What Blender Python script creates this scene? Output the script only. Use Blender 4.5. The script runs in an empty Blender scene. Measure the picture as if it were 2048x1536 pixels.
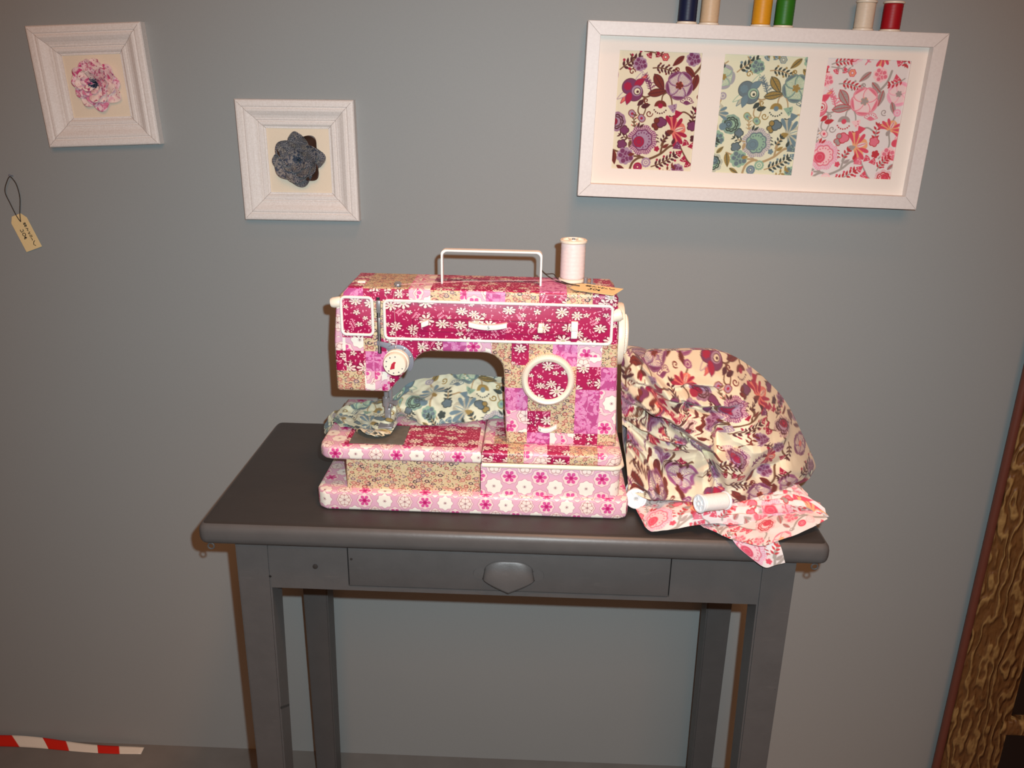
import bpy, bmesh, math, random
import numpy as np
from mathutils import Matrix, Vector

# ---------------------------------------------------------------- camera, world, lights, exposure
C = bpy.context.scene.collection
SC = bpy.context.scene
def _cam_axes(p, w, r):
    cp, sp, cw, sw = math.cos(p), math.sin(p), math.cos(w), math.sin(w)
    fwd = Vector((sw * cp, cw * cp, -sp)); right = Vector((cw, -sw, 0)); up = right.cross(fwd)
    c, s = math.cos(r), math.sin(r)
    return c * right + s * up, -s * right + c * up, fwd
CAM_POS = Vector((0.0, -1.38454, 1.29958))
RX, UP, FW = _cam_axes(math.radians(19.5459), math.radians(-1.6432), math.radians(1.0907))
cd = bpy.data.cameras.new('camera'); cam = bpy.data.objects.new('camera', cd); C.objects.link(cam)
cd.sensor_width = 36; cd.lens = 1714.645 / 2048 * 36; cd.clip_start = .02
cam.matrix_world = Matrix(((RX.x, UP.x, -FW.x, CAM_POS.x), (RX.y, UP.y, -FW.y, CAM_POS.y), (RX.z, UP.z, -FW.z, CAM_POS.z), (0, 0, 0, 1)))
SC.camera = cam

wd = bpy.data.worlds.new('room_air'); SC.world = wd; wd.use_nodes = True
wd.node_tree.nodes['Background'].inputs[0].default_value = (1, .48, .26, 1)
wd.node_tree.nodes['Background'].inputs[1].default_value = .075

def lamp(name, kind, loc, energy, color, target=None, **kw):
    d = bpy.data.lights.new(name, kind); o = bpy.data.objects.new(name, d); C.objects.link(o)
    o.location = loc; d.energy = energy; d.color = color
    for k, v in kw.items(): setattr(d, k, v)
    if target is not None: o.rotation_euler = (Vector(target) - Vector(loc)).to_track_quat('-Z', 'Y').to_euler()
    return o
# the compact camera's own flash, just right of and above its lens
lamp('camera_flash', 'SPOT', CAM_POS + RX * .034 + UP * .036, 56, (.745, .93, 1.0), CAM_POS + FW * 1.3 - UP * .10,
     spot_size=math.radians(102), spot_blend=.85, shadow_soft_size=.006)
# tungsten ceiling spots of the room
lamp('ceiling_lamp', 'AREA', (.25, -2.9, 2.55), 26, (1.0, .40, .16), (.0, -.2, .9), shape='SQUARE', size=1.1)
lamp('ceiling_spot', 'SPOT', (.30, -1.00, 2.75), 92, (1.0, .43, .17), (.05, -.42, .76), spot_size=math.radians(42), spot_blend=1.0, shadow_soft_size=.16)

vs = SC.view_settings
vs.view_transform = 'Standard'; vs.look = 'None'; vs.exposure = 0.0; vs.gamma = 1.0; vs.use_curve_mapping = False

# ---------------------------------------------------------------- floral print
TW, TH = 1.30, 1.78            # repeat of the print, in units of .121 m
def _ss(a, b, x):
    t = np.clip((x - a) / (b - a), 0, 1); return t * t * (3 - 2 * t)
class Print:
    """evaluates a drawn floral repeat at points (u right, v down)"""
    def __init__(s, P, pal, aa=.006):
        s.P = P; s.pal = pal; s.aa = aa
        s.col = np.tile(np.array(pal['bg'], float), (len(P), 1))
        s.NX, s.NY = 13, 18
        b = (P[:, 1] % TH / TH * s.NY).astype(int) % s.NY * s.NX + (P[:, 0] % TW / TW * s.NX).astype(int) % s.NX
        s.order = np.argsort(b, kind='stable'); s.start = np.searchsorted(b[s.order], np.arange(s.NX * s.NY + 1))
    def loc(s, cx, cy, R, rot=0.):
        # only the bins of the repeat that the motif can touch
        bx = range(int(math.floor((cx - R) / TW * s.NX)), int(math.floor((cx + R) / TW * s.NX)) + 1)
        by = range(int(math.floor((cy - R) / TH * s.NY)), int(math.floor((cy + R) / TH * s.NY)) + 1)
        g = [s.order[s.start[k]:s.start[k + 1]] for k in sorted({(j % s.NY) * s.NX + q % s.NX for j in by for q in bx})]
        g = np.concatenate(g)
        dx = (s.P[g, 0] - cx + TW / 2) % TW - TW / 2
        dy = (s.P[g, 1] - cy + TH / 2) % TH - TH / 2
        m = dx * dx + dy * dy < R * R
        i = g[m]; x, y = dx[m], dy[m]; c, n = math.cos(rot), math.sin(rot)
        return i, x * c + y * n, -x * n + y * c
    def put(s, i, sd, c):
        """blend colour where signed distance sd < 0"""
        m = (1 - _ss(-s.aa, s.aa, sd))[:, None]
        c = np.array(s.pal[c] if isinstance(c, str) else c, float)
        s.col[i] = s.col[i] * (1 - m) + c * m
    def disc(s, cx, cy, r, c, line=None, w=.008):
        i, x, y = s.loc(cx, cy, r + .03)
        d = np.hypot(x, y)
        if line: s.put(i, d - r - w, line)
        s.put(i, d - r, c)
    def ring(s, cx, cy, r, w, c):
        i, x, y = s.loc(cx, cy, r + w + .02); s.put(i, np.abs(np.hypot(x, y) - r) - w, c)
    def dots(s, cx, cy, r, n, q, c, a0=0., a1=6.283):
        for k in range(n):
            a = a0 + (a1 - a0) * (k + .5) / n
            s.disc(cx + r * math.cos(a), cy + r * math.sin(a), q, c)
    def lobes(s, cx, cy, R, n, amp, c, line=None, w=.01, rot=0., lo=None, hi=None):
        i, x, y = s.loc(cx, cy, R * 1.3 + .03, rot)
        a = np.arctan2(y, x); d = np.hypot(x, y) - R * (1 - amp + amp * np.abs(np.cos(n * a / 2)) ** .7)
        if lo is not None: d = np.maximum(d, np.abs((a - (lo + hi) / 2 + math.pi) % (2 * math.pi) - math.pi) * np.hypot(x, y) - (hi - lo) / 2 * np.hypot(x, y))
        if line: s.put(i, d - w, line)
        s.put(i, d, c)
    def leaf(s, cx, cy, L, W, ang, c, vein=None, line=None):
        L, W = L * .9, W * .82
        i, x, y = s.loc(cx, cy, L * .62 + .03, ang)
        t = np.clip((x + L / 2) / L, 0, 1)
        d = np.abs(y) - W / 2 * np.sin(math.pi * t ** .8) ** .85
        d = np.where((x < -L / 2) | (x > L / 2), np.maximum(d, np.abs(x) - L / 2), d)
        if line: s.put(i, d - .008, line)
        s.put(i, d, c)
        if vein:
            v = np.minimum(np.abs(y), np.abs((x * 1.0 - np.abs(y) * .8) % (L / 6) - L / 12) + .004)
            s.put(i, np.maximum(v - .004, d + .006), vein)
    def petals(s, cx, cy, R, n, c, tip=None, stripe=None, ctr=None, rot=0., fat=.55):
        for k in range(n):
            a = rot + k * 2 * math.pi / n
            i, x, y = s.loc(cx + .56 * R * math.cos(a), cy + .56 * R * math.sin(a), R * .75, a)
            d = np.hypot(x / .5, y / fat) - R
            t = x / R
            d = np.hypot(x, y * (.5 / fat) * (1.15 - .45 * t)) - R * .5
            if tip: s.put(i, d - .008, tip)
            s.put(i, d, c)
            if tip: s.put(i, np.maximum(d + .004, -(x - R * .27)), tip)
            if stripe:
                b = np.arctan2(y, x + .56 * R)
                s.put(i, np.maximum(np.abs((b * 16) % 2 - 1) - .45, np.maximum(d + .012, x - R * .22)), stripe)
        if ctr:
            s.lobes(cx, cy, R * .3, 6, .35, ctr, rot=rot)
    def fan(s, cx, cy, R, a0, c, c2, hub):
        """half flower of drop petals over a fine-lined cup"""
        i, x, y = s.loc(cx, cy, R * 1.1, a0)
        r = np.hypot(x, y); b = np.arctan2(y, x)
        cup = np.maximum(r - R * (.86 + .1 * np.cos(b * 5)), np.abs(b) - 1.55)
        s.put(i, np.maximum(cup, np.abs((r * 42) % 2 - 1) - .55), c2)
        s.put(i, np.maximum(cup, .012 - np.abs(cup)) , c2)
        for k in (-2, -1, 1, 2) if R < .13 else (-3, -2, -1, 1, 2, 3):
            a = a0 + k * (1.5 / (2 if R < .13 else 3))
            i, x, y = s.loc(cx + .62 * R * math.cos(a), cy + .62 * R * math.sin(a), R * .6, a + .22 * (1 if k > 0 else -1))
            t = np.clip(x / (.42 * R), -1, 1)
            s.put(i, np.maximum(np.abs(y) - R * .09 * np.sqrt(np.clip(1 - t * t, 0, 1)) * (1.1 + .8 * t), np.abs(x) - .42 * R), c)
        s.leaf(cx + .55 * R * math.cos(a0), cy + .55 * R * math.sin(a0), .7 * R, .3 * R, a0, s.pal['bg'], c, c2)
        s.leaf(cx - .02 * math.cos(a0), cy - .02 * math.sin(a0), R * .62, R * .42, a0, hub)
    def grape(s, cx, cy, r, c, line, halo=None):
        if halo: s.lobes(cx, cy, r * 1.28, 9, .16, halo)
        for k in range(9):
            a = k * 2.4; q = r * .33 * math.sqrt(k)
            s.disc(cx + q * math.cos(a), cy + q * math.sin(a) * .9, r * .33, c, line, .007)
    def stem(s, pts, w, c):
        pts = np.array(pts, float); n = len(pts); q = []
        for k in range(n - 1):
            p0, p1, p2, p3 = pts[max(k - 1, 0)], pts[k], pts[k + 1], pts[min(k + 2, n - 1)]
            for t in np.arange(0, 1, .125):
                q.append(.5 * (2 * p1 + (p2 - p0) * t + (2 * p0 - 5 * p1 + 4 * p2 - p3) * t * t + (3 * p1 - p0 - 3 * p2 + p3) * t ** 3))
        q.append(pts[-1])
        for A, B in zip(q[:-1], q[1:]):
            L = np.hypot(*(B - A)); m = (A + B) / 2
            i, x, y = s.loc(m[0], m[1], L / 2 + w + .02, math.atan2(B[1] - A[1], B[0] - A[0]))
            s.put(i, np.hypot(x - np.clip(x, -L / 2, L / 2), y) - w, c)
    def sprig(s, x0, y0, L, ang, n, ll, lw, c, bend=.6, st=None, berry=None):
        st = st or c; pts = []
        a = ang; x, y = x0, y0
        for k in range(n + 1):
            pts.append((x, y)); a = ang + bend * k / n
            x += L / n * math.cos(a); y += L / n * math.sin(a)
        s.stem(pts[:-1] if n > 2 else pts, .006, st)
        for k in range(1, n + 1):
            a = ang + bend * k / n; X, Y = pts[k]
            for sg in (-1, 1):
                t = a + sg * .9
                s.leaf(X + ll * .55 * math.cos(t), Y + ll * .55 * math.sin(t), ll, lw, t, c)
                if berry and k % 2: s.disc(X + ll * 1.05 * math.cos(t), Y + ll * 1.05 * math.sin(t), lw * .42, berry)
        X, Y = pts[-1]; s.leaf(X + ll * .3 * math.cos(a), Y + ll * .3 * math.sin(a), ll, lw, a, c)
    def bell(s, cx, cy, r, ang, c, dotc=None):
        i, x, y = s.loc(cx, cy, r * 1.3 + .02, ang)
        d = np.maximum(np.abs(y) - (x + r) * .62, np.hypot(x + r, y) - r * 1.75)
        s.put(i, d, c)
        if dotc:
            for k in (-1, 0, 1): s.disc(cx + .45 * r * math.cos(ang + k * 1.1), cy + .45 * r * math.sin(ang + k * 1.1), r * .12, dotc)
    def curl(s, x, y, r, a, c, sg=1):
        s.stem([(x + r * (1 - k / 14.) * math.cos(a + sg * k * .62), y + r * (1 - k / 14.) * math.sin(a + sg * k * .62)) for k in range(12)], .004, c)
    def scallop(s, cx, cy, R, n, rot, c1, lace, c2, line, ball):
        s.lobes(cx, cy, R, n, .14, c1, rot=rot)
        for q in (.93, .82, .72): s.dots(cx, cy, R * q, int(n * 5), .0065, lace, rot + q * 3, rot + q * 3 + 6.283)
        s.lobes(cx, cy, R * .64, n, .16, c2, line, .016, rot=rot)
        s.dots(cx, cy, R * .48, n * 2, .009, line)
        bx, by = cx - R * .25 * math.cos(rot), cy - R * .25 * math.sin(rot)
        s.disc(bx, by, R * .34, ball, line, .006); s.ring(bx, by, R * .2, .004, line)
    def draw(s):
        p = s
        st, dk, mr, pu, ac, li, co, bg, cr = 'stem', 'dark', 'leaf', 'purple', 'accent', 'light', 'coral', 'bg', 'crimson'
        # stems first
        p.stem([(.22, 1.47), (.26, 1.32), (.36, 1.25), (.45, 1.27), (.6, 1.2), (.72, 1.1), (.84, 1.1)], .013, st)
        p.stem([(.36, 1.25), (.27, 1.16), (.26, 1.06)], .012, st); p.stem([(.33, 1.24), (.2, 1.23), (.0, 1.17)], .010, st)
        p.stem([(.6, 1.2), (.63, 1.05), (.7, .92)], .011, st)
        p.stem([(.28, .5), (.36, .53), (.46, .48), (.55, .42)], .009, st); p.stem([(.63, .46), (.57, .5), (.56, .58)], .007, st)
        p.stem([(.63, .46), (.68, .55), (.7, .68)], .007, st); p.stem([(1.03, .02), (1.0, .14), (.93, .24), (.86, .32)], .012, st)
        p.stem([(.36, .53), (.3, .6), (.28, .7), (.33, .76)], .007, st); p.stem([(.34, .54), (.37, .66), (.35, .74)], .006, st)
        p.stem([(1.0, .86), (.95, .75), (.86, .69), (.8, .7)], .008, st); p.stem([(.84, 1.1), (.9, 1.2), (.98, 1.3), (1.1, 1.35)], .008, st)
        p.stem([(1.2, 1.75), (1.1, 1.6), (1.16, 1.45), (1.1, 1.35)], .010, st); p.stem([(1.05, 1.05), (1.15, .9), (1.12, .7), (1.18, .5)], .009, st)
        # top rows
        p.sprig(.02, .22, .26, -.7, 5, .075, .038, dk, .3, st, cr); p.sprig(.13, .04, .14, .9, 3, .06, .03, dk, .3, st)
        p.grape(.26, .15, .068, pu, li, li)
        p.bell(.37, .04, .045, 2.2, cr, bg); p.bell(.47, .03, .045, 1.2, cr, bg); p.sprig(.3, .0, .2, .1, 3, .05, .022, mr, .1, st)
        p.lobes(.56, .06, .038, 6, .25, co, cr); p.disc(.56, .06, .013, bg, cr)
        p.leaf(.72, .1, .2, .085, 2.4, mr, dk); p.grape(.9, .07, .07, pu, li, li)
        p.sprig(.42, .19, .28, -.1, 6, .062, .03, dk, .7, st, mr); p.sprig(.42, .46, .2, -1.9, 7, .045, .014, pu, -.2, pu)
        p.sprig(.30, .33, .16, .05, 4, .04, .013, pu, .9, pu)
        # butterfly shaped bloom
        for a, c in ((-.75, co), (-1.05, bg), (2.2, co), (2.5, bg)):
            p.leaf(.19 + .13 * math.cos(a), .43 + .13 * math.sin(a), .2, .055, a, c, None, cr if c == co else li)
        p.lobes(.19, .45, .14, 2, .55, pu, dk, .006, rot=-.75 + 1.57); p.leaf(.27, .36, .16, .09, -.6, cr, None, pu); p.leaf(.15, .55, .16, .09, 1.8, cr, None, pu)
        p.disc(.245, .46, .062, li, pu); p.disc(.25, .465, .036, bg, dk); p.disc(.255, .47, .016, dk)
        p.lobes(.13, .41, .05, 7, .2, cr)
        # open striped bloom with leaf pair and bud
        p.leaf(.51, .35, .24, .12, .95, mr, dk, dk); p.leaf(.5, .47, .25, .1, -.2, mr, dk, dk)
        p.leaf(.88, .22, .2, .09, .75, mr, dk); p.leaf(.95, .34, .22, .1, 1.75, mr, dk)
        p.petals(.76, .38, .155, 5, li, pu, bg, co, .35, .6)
        p.lobes(.76, .38, .05, 5, .5, mr)
        # small blooms row
        p.lobes(.55, .63, .075, 2, .1, mr, lo=-3.2, hi=.05, rot=0); p.disc(.55, .625, .03, cr); p.dots(.55, .63, .085, 7, .009, dk, .4, 2.75)
        p.bell(.7, .64, .065, .3, li, pu); p.sprig(.67, .74, .06, .4, 2, .05, .02, dk, .1)
        p.lobes(.87, .6, .085, 5, .12, bg, pu, .008, lo=-2.7, hi=-.4); p.lobes(.87, .6, .05, 3, .2, pu, lo=-2.7, hi=-.4); p.dots(.87, .6, .068, 5, .008, pu, -2.6, -.5)
        p.bell(.78, .71, .055, 2.9, cr, None); p.sprig(.97, .86, .2, -1.7, 4, .06, .03, dk, .4, st); p.lobes(.96, .85, .055, 5, .3, pu, dk); p.lobes(1.0, 1.0, .05, 5, .3, dk)
        p.leaf(.37, .63, .13, .075, -.3, dk); p.leaf(.30, .6, .11, .07, 2.4, dk)
        for (x, y) in ((.21, .73), (.33, .78)): p.lobes(x, y, .045, 2, .35, li, mr, .008, rot=.8); p.disc(x, y, .016, cr)
        p.curl(.42, .72, .045, 0, mr); p.curl(.17, .24, .04, 0, mr, -1); p.curl(.72, .2, .035, 2, mr); p.curl(.37, .57, .035, 1, mr); p.curl(.21, 1.45, .035, 0, mr)
        p.sprig(.27, .92, .17, -2.0, 4, .04, .02, st, .7, st, co)
        # scalloped half on the left edge
        p.scallop(.02, .83, .12, 9, .0, pu, li, li, dk, cr)
        p.lobes(.52, .86, .05, 4, .4, mr, dk); p.lobes(.58, .82, .06, 3, .3, pu, dk); p.disc(.52, .8, .028, mr, dk); p.sprig(.5, .93, .12, 1.1, 3, .04, .016, dk, .3)
        # large scalloped bloom
        p.scallop(.36, 1.04, .185, 8, -.5, ac, bg, li, pu, cr)
        p.leaf(.3, .86, .08, .035, -1.3, dk); p.leaf(.34, .87, .08, .035, -.7, dk)
        # fan bloom
        p.fan(.71, .93, .2, -.35, cr, co, mr)
        p.sprig(.6, 1.1, .14, -1.3, 3, .055, .028, dk, .4, st); p.leaf(.66, 1.1, .1, .05, -.6, mr); p.leaf(.75, 1.04, .09, .045, -1.2, dk)
        p.bell(.8, 1.1, .06, -.5, pu, li); p.lobes(.55, 1.14, .035, 5, .3, cr)
        for (x, y, a) in ((.9, 1.06, -.8), (.98, 1.09, -.2), (.84, 1.18, 2.4), (.9, 1.25, 1.7), (.95, 1.31, 1.2)): p.bell(x, y, .05, a, cr, bg)
        # left sprigs
        p.lobes(.13, .93, .05, 4, .3, pu, dk); p.lobes(.11, 1.1, .055, 5, .3, pu, dk); p.sprig(.22, 1.03, .14, 3.3, 3, .05, .022, dk, .4, st); p.leaf(.21, 1.09, .1, .05, 1.8, st)
        p.grape(.16, 1.24, .085, pu, li, li); p.leaf(.24, 1.22, .09, .05, -.2, mr); p.leaf(.02, 1.26, .2, .09, 1.4, mr, dk); p.leaf(.12, 1.39, .15, .06, .5, mr, dk)
        p.disc(.33, 1.37, .056, cr, None); p.ring(.33, 1.37, .03, .004, ac); p.disc(.33, 1.37, .01, bg)
        p.lobes(.43, 1.31, .062, 12, .12, li); p.ring(.43, 1.31, .03, .005, bg); p.disc(.43, 1.31, .01, bg)
        p.sprig(.5, 1.36, .3, -.35, 6, .07, .034, dk, -.3, st, cr); p.grape(.83, 1.39, .065, pu, li, li); p.sprig(.62, 1.5, .2, -.9, 3, .06, .03, mr, .3)
        p.sprig(.88, 1.46, .12, .2, 3, .045, .02, dk, .3)
        # the rest of the repeat
        p.petals(1.16, .28, .13, 5, li, ac, bg, mr, .1, .6); p.leaf(1.12, .45, .18, .08, 1.2, mr, dk)
        p.fan(1.12, .72, .15, -1.2, cr, co, mr); p.grape(1.16, 1.0, .075, pu, li, li); p.sprig(1.05, 1.2, .2, -1.2, 5, .06, .028, dk, .6, st, cr)
        p.scallop(1.15, 1.3, .12, 8, 2.2, pu, bg, li, dk, cr); p.disc(1.22, .86, .045, cr); p.disc(1.18, .5, .045, ac); p.ring(1.18, .5, .022, .004, bg)
        p.sprig(1.2, .1, .18, 2.5, 4, .055, .028, dk, .5, st); p.bell(1.1, .1, .05, 1.3, cr, bg); p.leaf(1.22, 1.14, .13, .06, -.8, mr, dk)
        p.scallop(.55, 1.62, .125, 8, .6, ac, bg, li, pu, cr); p.fan(.88, 1.62, .14, .3, cr, co, mr); p.petals(.12, 1.6, .12, 5, li, pu, bg, co, .2, .6)
        p.leaf(.3, 1.62, .18, .08, .7, mr, dk); p.sprig(.3, 1.75, .22, -.4, 5, .06, .026, dk, .5, st, mr); p.sprig(.7, 1.74, .2, -1.0, 5, .045, .016, pu, .5)
        p.grape(1.05, 1.53, .06, pu, li, li); p.sprig(1.2, 1.52, .2, 1.5, 4, .055, .028, dk, .4, st); p.bell(1.1, 1.7, .05, .6, cr, bg); p.curl(.42, 1.55, .04, 1, mr); p.curl(1.02, .5, .04, 1, mr)
        return s.col
PALS = {
 'maroon': dict(bg=(.89, .845, .735), dark=(.33, .16, .18), leaf=(.46, .20, .17), purple=(.47, .23, .37), accent=(.58, .30, .48), light=(.66, .54, .62), coral=(.85, .46, .40), crimson=(.64, .14, .26), stem=(.44, .30, .22)),
 'green': dict(bg=(.88, .87, .75), dark=(.27, .30, .28), leaf=(.62, .52, .30), purple=(.42, .48, .50), accent=(.66, .62, .66), light=(.58, .70, .60), coral=(.74, .72, .62), crimson=(.44, .53, .56), stem=(.70, .60, .44)),
 'pink': dict(bg=(.90, .86, .845), dark=(.76, .24, .27), leaf=(.66, .60, .58), purple=(.89, .47, .54), accent=(.94, .64, .73), light=(.96, .78, .78), coral=(.93, .66, .48), crimson=(.86, .32, .40), stem=(.66, .62, .59)),
}
def print_colors(U, V, pal, aa=.006):
    """U, V in metres (V down); returns linear rgba per point"""
    c = Print(np.stack([U / .121, V / .121], 1), PALS[pal], aa).draw()
    c = np.clip(c, 0, 1); lin = np.where(c <= .04045, c / 12.92, ((c + .055) / 1.055) ** 2.4)
    return np.concatenate([lin, np.ones((len(c), 1))], 1)

# ---------------------------------------------------------------- helpers
PI = math.pi
def lin(c): return tuple(v / 12.92 if v <= .04045 else ((v + .055) / 1.055) ** 2.4 for v in c)
ROOTS = {}
def thing(name, label, cat, loc=(0, 0, 0), group=None):
    o = bpy.data.objects.new(name, None); C.objects.link(o); o.location = loc; o.empty_display_size = .02
    o['label'] = label; o['category'] = cat
    if group: o['group'] = group
    ROOTS[o.name] = Vector(loc); return o
def origin(o):
    v = Vector((0, 0, 0))
    while o is not None: v = v + Vector(o.location); o = o.parent
    return v
def finish(name, me, mats, parent=None, smooth=True, label=None, auto=40):
    """link one mesh (made in world coordinates) under its parent"""
    for m in (mats if isinstance(mats, (list, tuple)) else [mats]): me.materials.append(m)
    if smooth:
        me.polygons.foreach_set('use_smooth', [True] * len(me.polygons))
        if auto and hasattr(me, 'set_sharp_from_angle'): me.set_sharp_from_angle(angle=math.radians(auto))
    o = bpy.data.objects.new(name, me); C.objects.link(o)
    if parent is not None:
        o.parent = parent; me.transform(Matrix.Translation(-origin(parent)))
    if label: o['label'] = label
    return o
def obj(name, bm, mats, parent=None, smooth=True, label=None, auto=40):
    me = bpy.data.meshes.new(name); bmesh.ops.recalc_face_normals(bm, faces=bm.faces); bm.to_mesh(me); bm.free()
    return finish(name, me, mats, parent, smooth, label, auto)
def tag(o, label, cat, group=None):
    o['label'] = label; o['category'] = cat
    if group: o['group'] = group
    return o
def struct(o): o['kind'] = 'structure'; return o
def box(bm, x0, x1, y0, y1, z0, z1, r=0., seg=2):
    g = bmesh.ops.create_cube(bm, size=1.0)['verts']
    for v in g: v.co = Vector((x0 + (v.co.x + .5) * (x1 - x0), y0 + (v.co.y + .5) * (y1 - y0), z0 + (v.co.z + .5) * (z1 - z0)))
    if r > 0:
        es = list({e for v in g for e in v.link_edges})
        bmesh.ops.bevel(bm, geom=es, offset=r, segments=seg, affect='EDGES', profile=.5)
    return bm
def prism(bm, pts, y0, y1, r=0., seg=3, axis='y'):
    """outline in (x,z) pushed from y0 (front) to y1 (back); front and back rims rounded by r"""
    mk = {'y': lambda a, b, t: (a, t, b), 'z': lambda a, b, t: (a, b, t), 'x': lambda a, b, t: (t, a, b)}[axis]
    A = [bm.verts.new(mk(a, b, y0)) for a, b in pts]; B = [bm.verts.new(mk(a, b, y1)) for a, b in pts]
    fa = bm.faces.new(A); fb = bm.faces.new(B[::-1]); n = len(pts)
    for i in range(n): bm.faces.new((A[i], B[i], B[(i + 1) % n], A[(i + 1) % n]))
    bmesh.ops.recalc_face_normals(bm, faces=bm.faces)
    if r > 0:
        es = list(fa.edges) + list(fb.edges)
        bmesh.ops.bevel(bm, geom=es, offset=r, segments=seg, affect='EDGES', profile=.5, clamp_overlap=True)
    return bm
def tube(bm, pts, r, n=8, closed=False, cap=True, flat=None):
    pts = [Vector(p) for p in pts]; N = len(pts); rings = []; up = None
    for i, p in enumerate(pts):
        a = pts[(i - 1) % N] if (closed or i > 0) else p; b = pts[(i + 1) % N] if (closed or i < N - 1) else p
        t = (b - a).normalized()
        if up is None: up = t.orthogonal().normalized() if flat is None else Vector(flat)
        up = (up - t * up.dot(t)).normalized() if (up - t * up.dot(t)).length > 1e-6 else t.orthogonal().normalized()
        s = t.cross(up); rr = r[i] if isinstance(r, (list, tuple)) else r
        rings.append([bm.verts.new(p + (up * math.cos(2 * PI * k / n) + s * math.sin(2 * PI * k / n)) * rr) for k in range(n)])
    for i in range(N if closed else N - 1):
        A, B = rings[i], rings[(i + 1) % N]
        for k in range(n): bm.faces.new((A[k], A[(k + 1) % n], B[(k + 1) % n], B[k]))
    if cap and not closed: bm.faces.new(rings[0][::-1]); bm.faces.new(rings[-1])
    return bm
def lathe(bm, prof, M, n=48, capped=True):
    """profile [(r, h)] turned about local z, placed by matrix M"""
    rings = []
    for r, h in prof: rings.append([bm.verts.new(M @ Vector((r * math.cos(2 * PI * k / n), r * math.sin(2 * PI * k / n), h))) for k in range(n)])
    for A, B in zip(rings[:-1], rings[1:]):
        for k in range(n): bm.faces.new((A[k], A[(k + 1) % n], B[(k + 1) % n], B[k]))
    if capped:
        if prof[0][0] > 1e-6: bm.faces.new(rings[0][::-1])
        if prof[-1][0] > 1e-6: bm.faces.new(rings[-1])
    return bm
def place(loc, z=(0, 0, 1)):
    q = Vector((0, 0, 1)).rotation_difference(Vector(z).normalized())
    return Matrix.Translation(loc) @ q.to_matrix().to_4x4()
def rrect(x0, x1, z0, z1, r, n=6):
    o = []
    for cx, cz, a0 in ((x1 - r, z1 - r, 0), (x0 + r, z1 - r, PI / 2), (x0 + r, z0 + r, PI), (x1 - r, z0 + r, 1.5 * PI)):
        for k in range(n + 1): a = a0 + PI / 2 * k / n; o.append((cx + r * math.cos(a), cz + r * math.sin(a)))
    return o
def arc(cx, cz, r, a0, a1, n=8): return [(cx + r * math.cos(math.radians(a0 + (a1 - a0) * k / n)), cz + r * math.sin(math.radians(a0 + (a1 - a0) * k / n))) for k in range(n + 1)]
def grid_mesh(name, P, colors=None, uv=None, closed_u=False):
    """P (nu, nv, 3) numpy -> mesh with optional point colours"""
    nu, nv = P.shape[:2]; idx = np.arange(nu * nv).reshape(nu, nv)
    a, b, c, d = idx[:-1, :-1], idx[1:, :-1], idx[1:, 1:], idx[:-1, 1:]
    F = np.stack([a, b, c, d], -1).reshape(-1, 4)
    return raw_mesh(name, P.reshape(-1, 3), F, colors)
def raw_mesh(name, V, F, colors=None):
    me = bpy.data.meshes.new(name)
    me.vertices.add(len(V)); me.vertices.foreach_set('co', np.ascontiguousarray(V, np.float32).ravel())
    me.loops.add(F.size); me.loops.foreach_set('vertex_index', np.ascontiguousarray(F, np.int32).ravel())
    me.polygons.add(len(F)); me.polygons.foreach_set('loop_start', np.arange(0, F.size, F.shape[1], dtype=np.int32))
    me.update(calc_edges=True); me.validate()
    if colors is not None:
        at = me.color_attributes.new('print', 'FLOAT_COLOR', 'POINT'); at.data.foreach_set('color', np.ascontiguousarray(colors, np.float32).ravel())
    return me
def catmull(ctrl, nu, nv):
    """control net (rows, cols, 3) -> dense grid"""
    A = np.array(ctrl, float)
    def up(A, n):
        m = len(A); t = np.linspace(0, m - 1 - 1e-9, n); k = t.astype(int); f = (t - k).reshape((-1,) + (1,) * (A.ndim - 1))
        p0, p1, p2, p3 = A[np.maximum(k - 1, 0)], A[k], A[np.minimum(k + 1, m - 1)], A[np.minimum(k + 2, m - 1)]
        return .5 * (2 * p1 + (p2 - p0) * f + (2 * p0 - 5 * p1 + 4 * p2 - p3) * f * f + (3 * p1 - p0 - 3 * p2 + p3) * f ** 3)
    return up(up(A, nu).swapaxes(0, 1), nv).swapaxes(0, 1)
def wob(x, y, seed, oct=4, f0=1., gain=.55):
    """cheap smooth noise from rotated sines, -1..1"""
    r = random.Random(seed); s = 0; a = 1.; t = 0
    for o in range(oct):
        for _ in range(3):
            th = r.uniform(0, 6.28); ph = r.uniform(0, 6.28); f = f0 * 2 ** o * r.uniform(.75, 1.3)
            s = s + a * np.sin(f * (x * math.cos(th) + y * math.sin(th)) + ph + .8 * np.sin(f * .6 * (y * math.cos(th) - x * math.sin(th)) + ph * 2))
        t += a * 2; a *= gain
    return s / t

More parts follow.
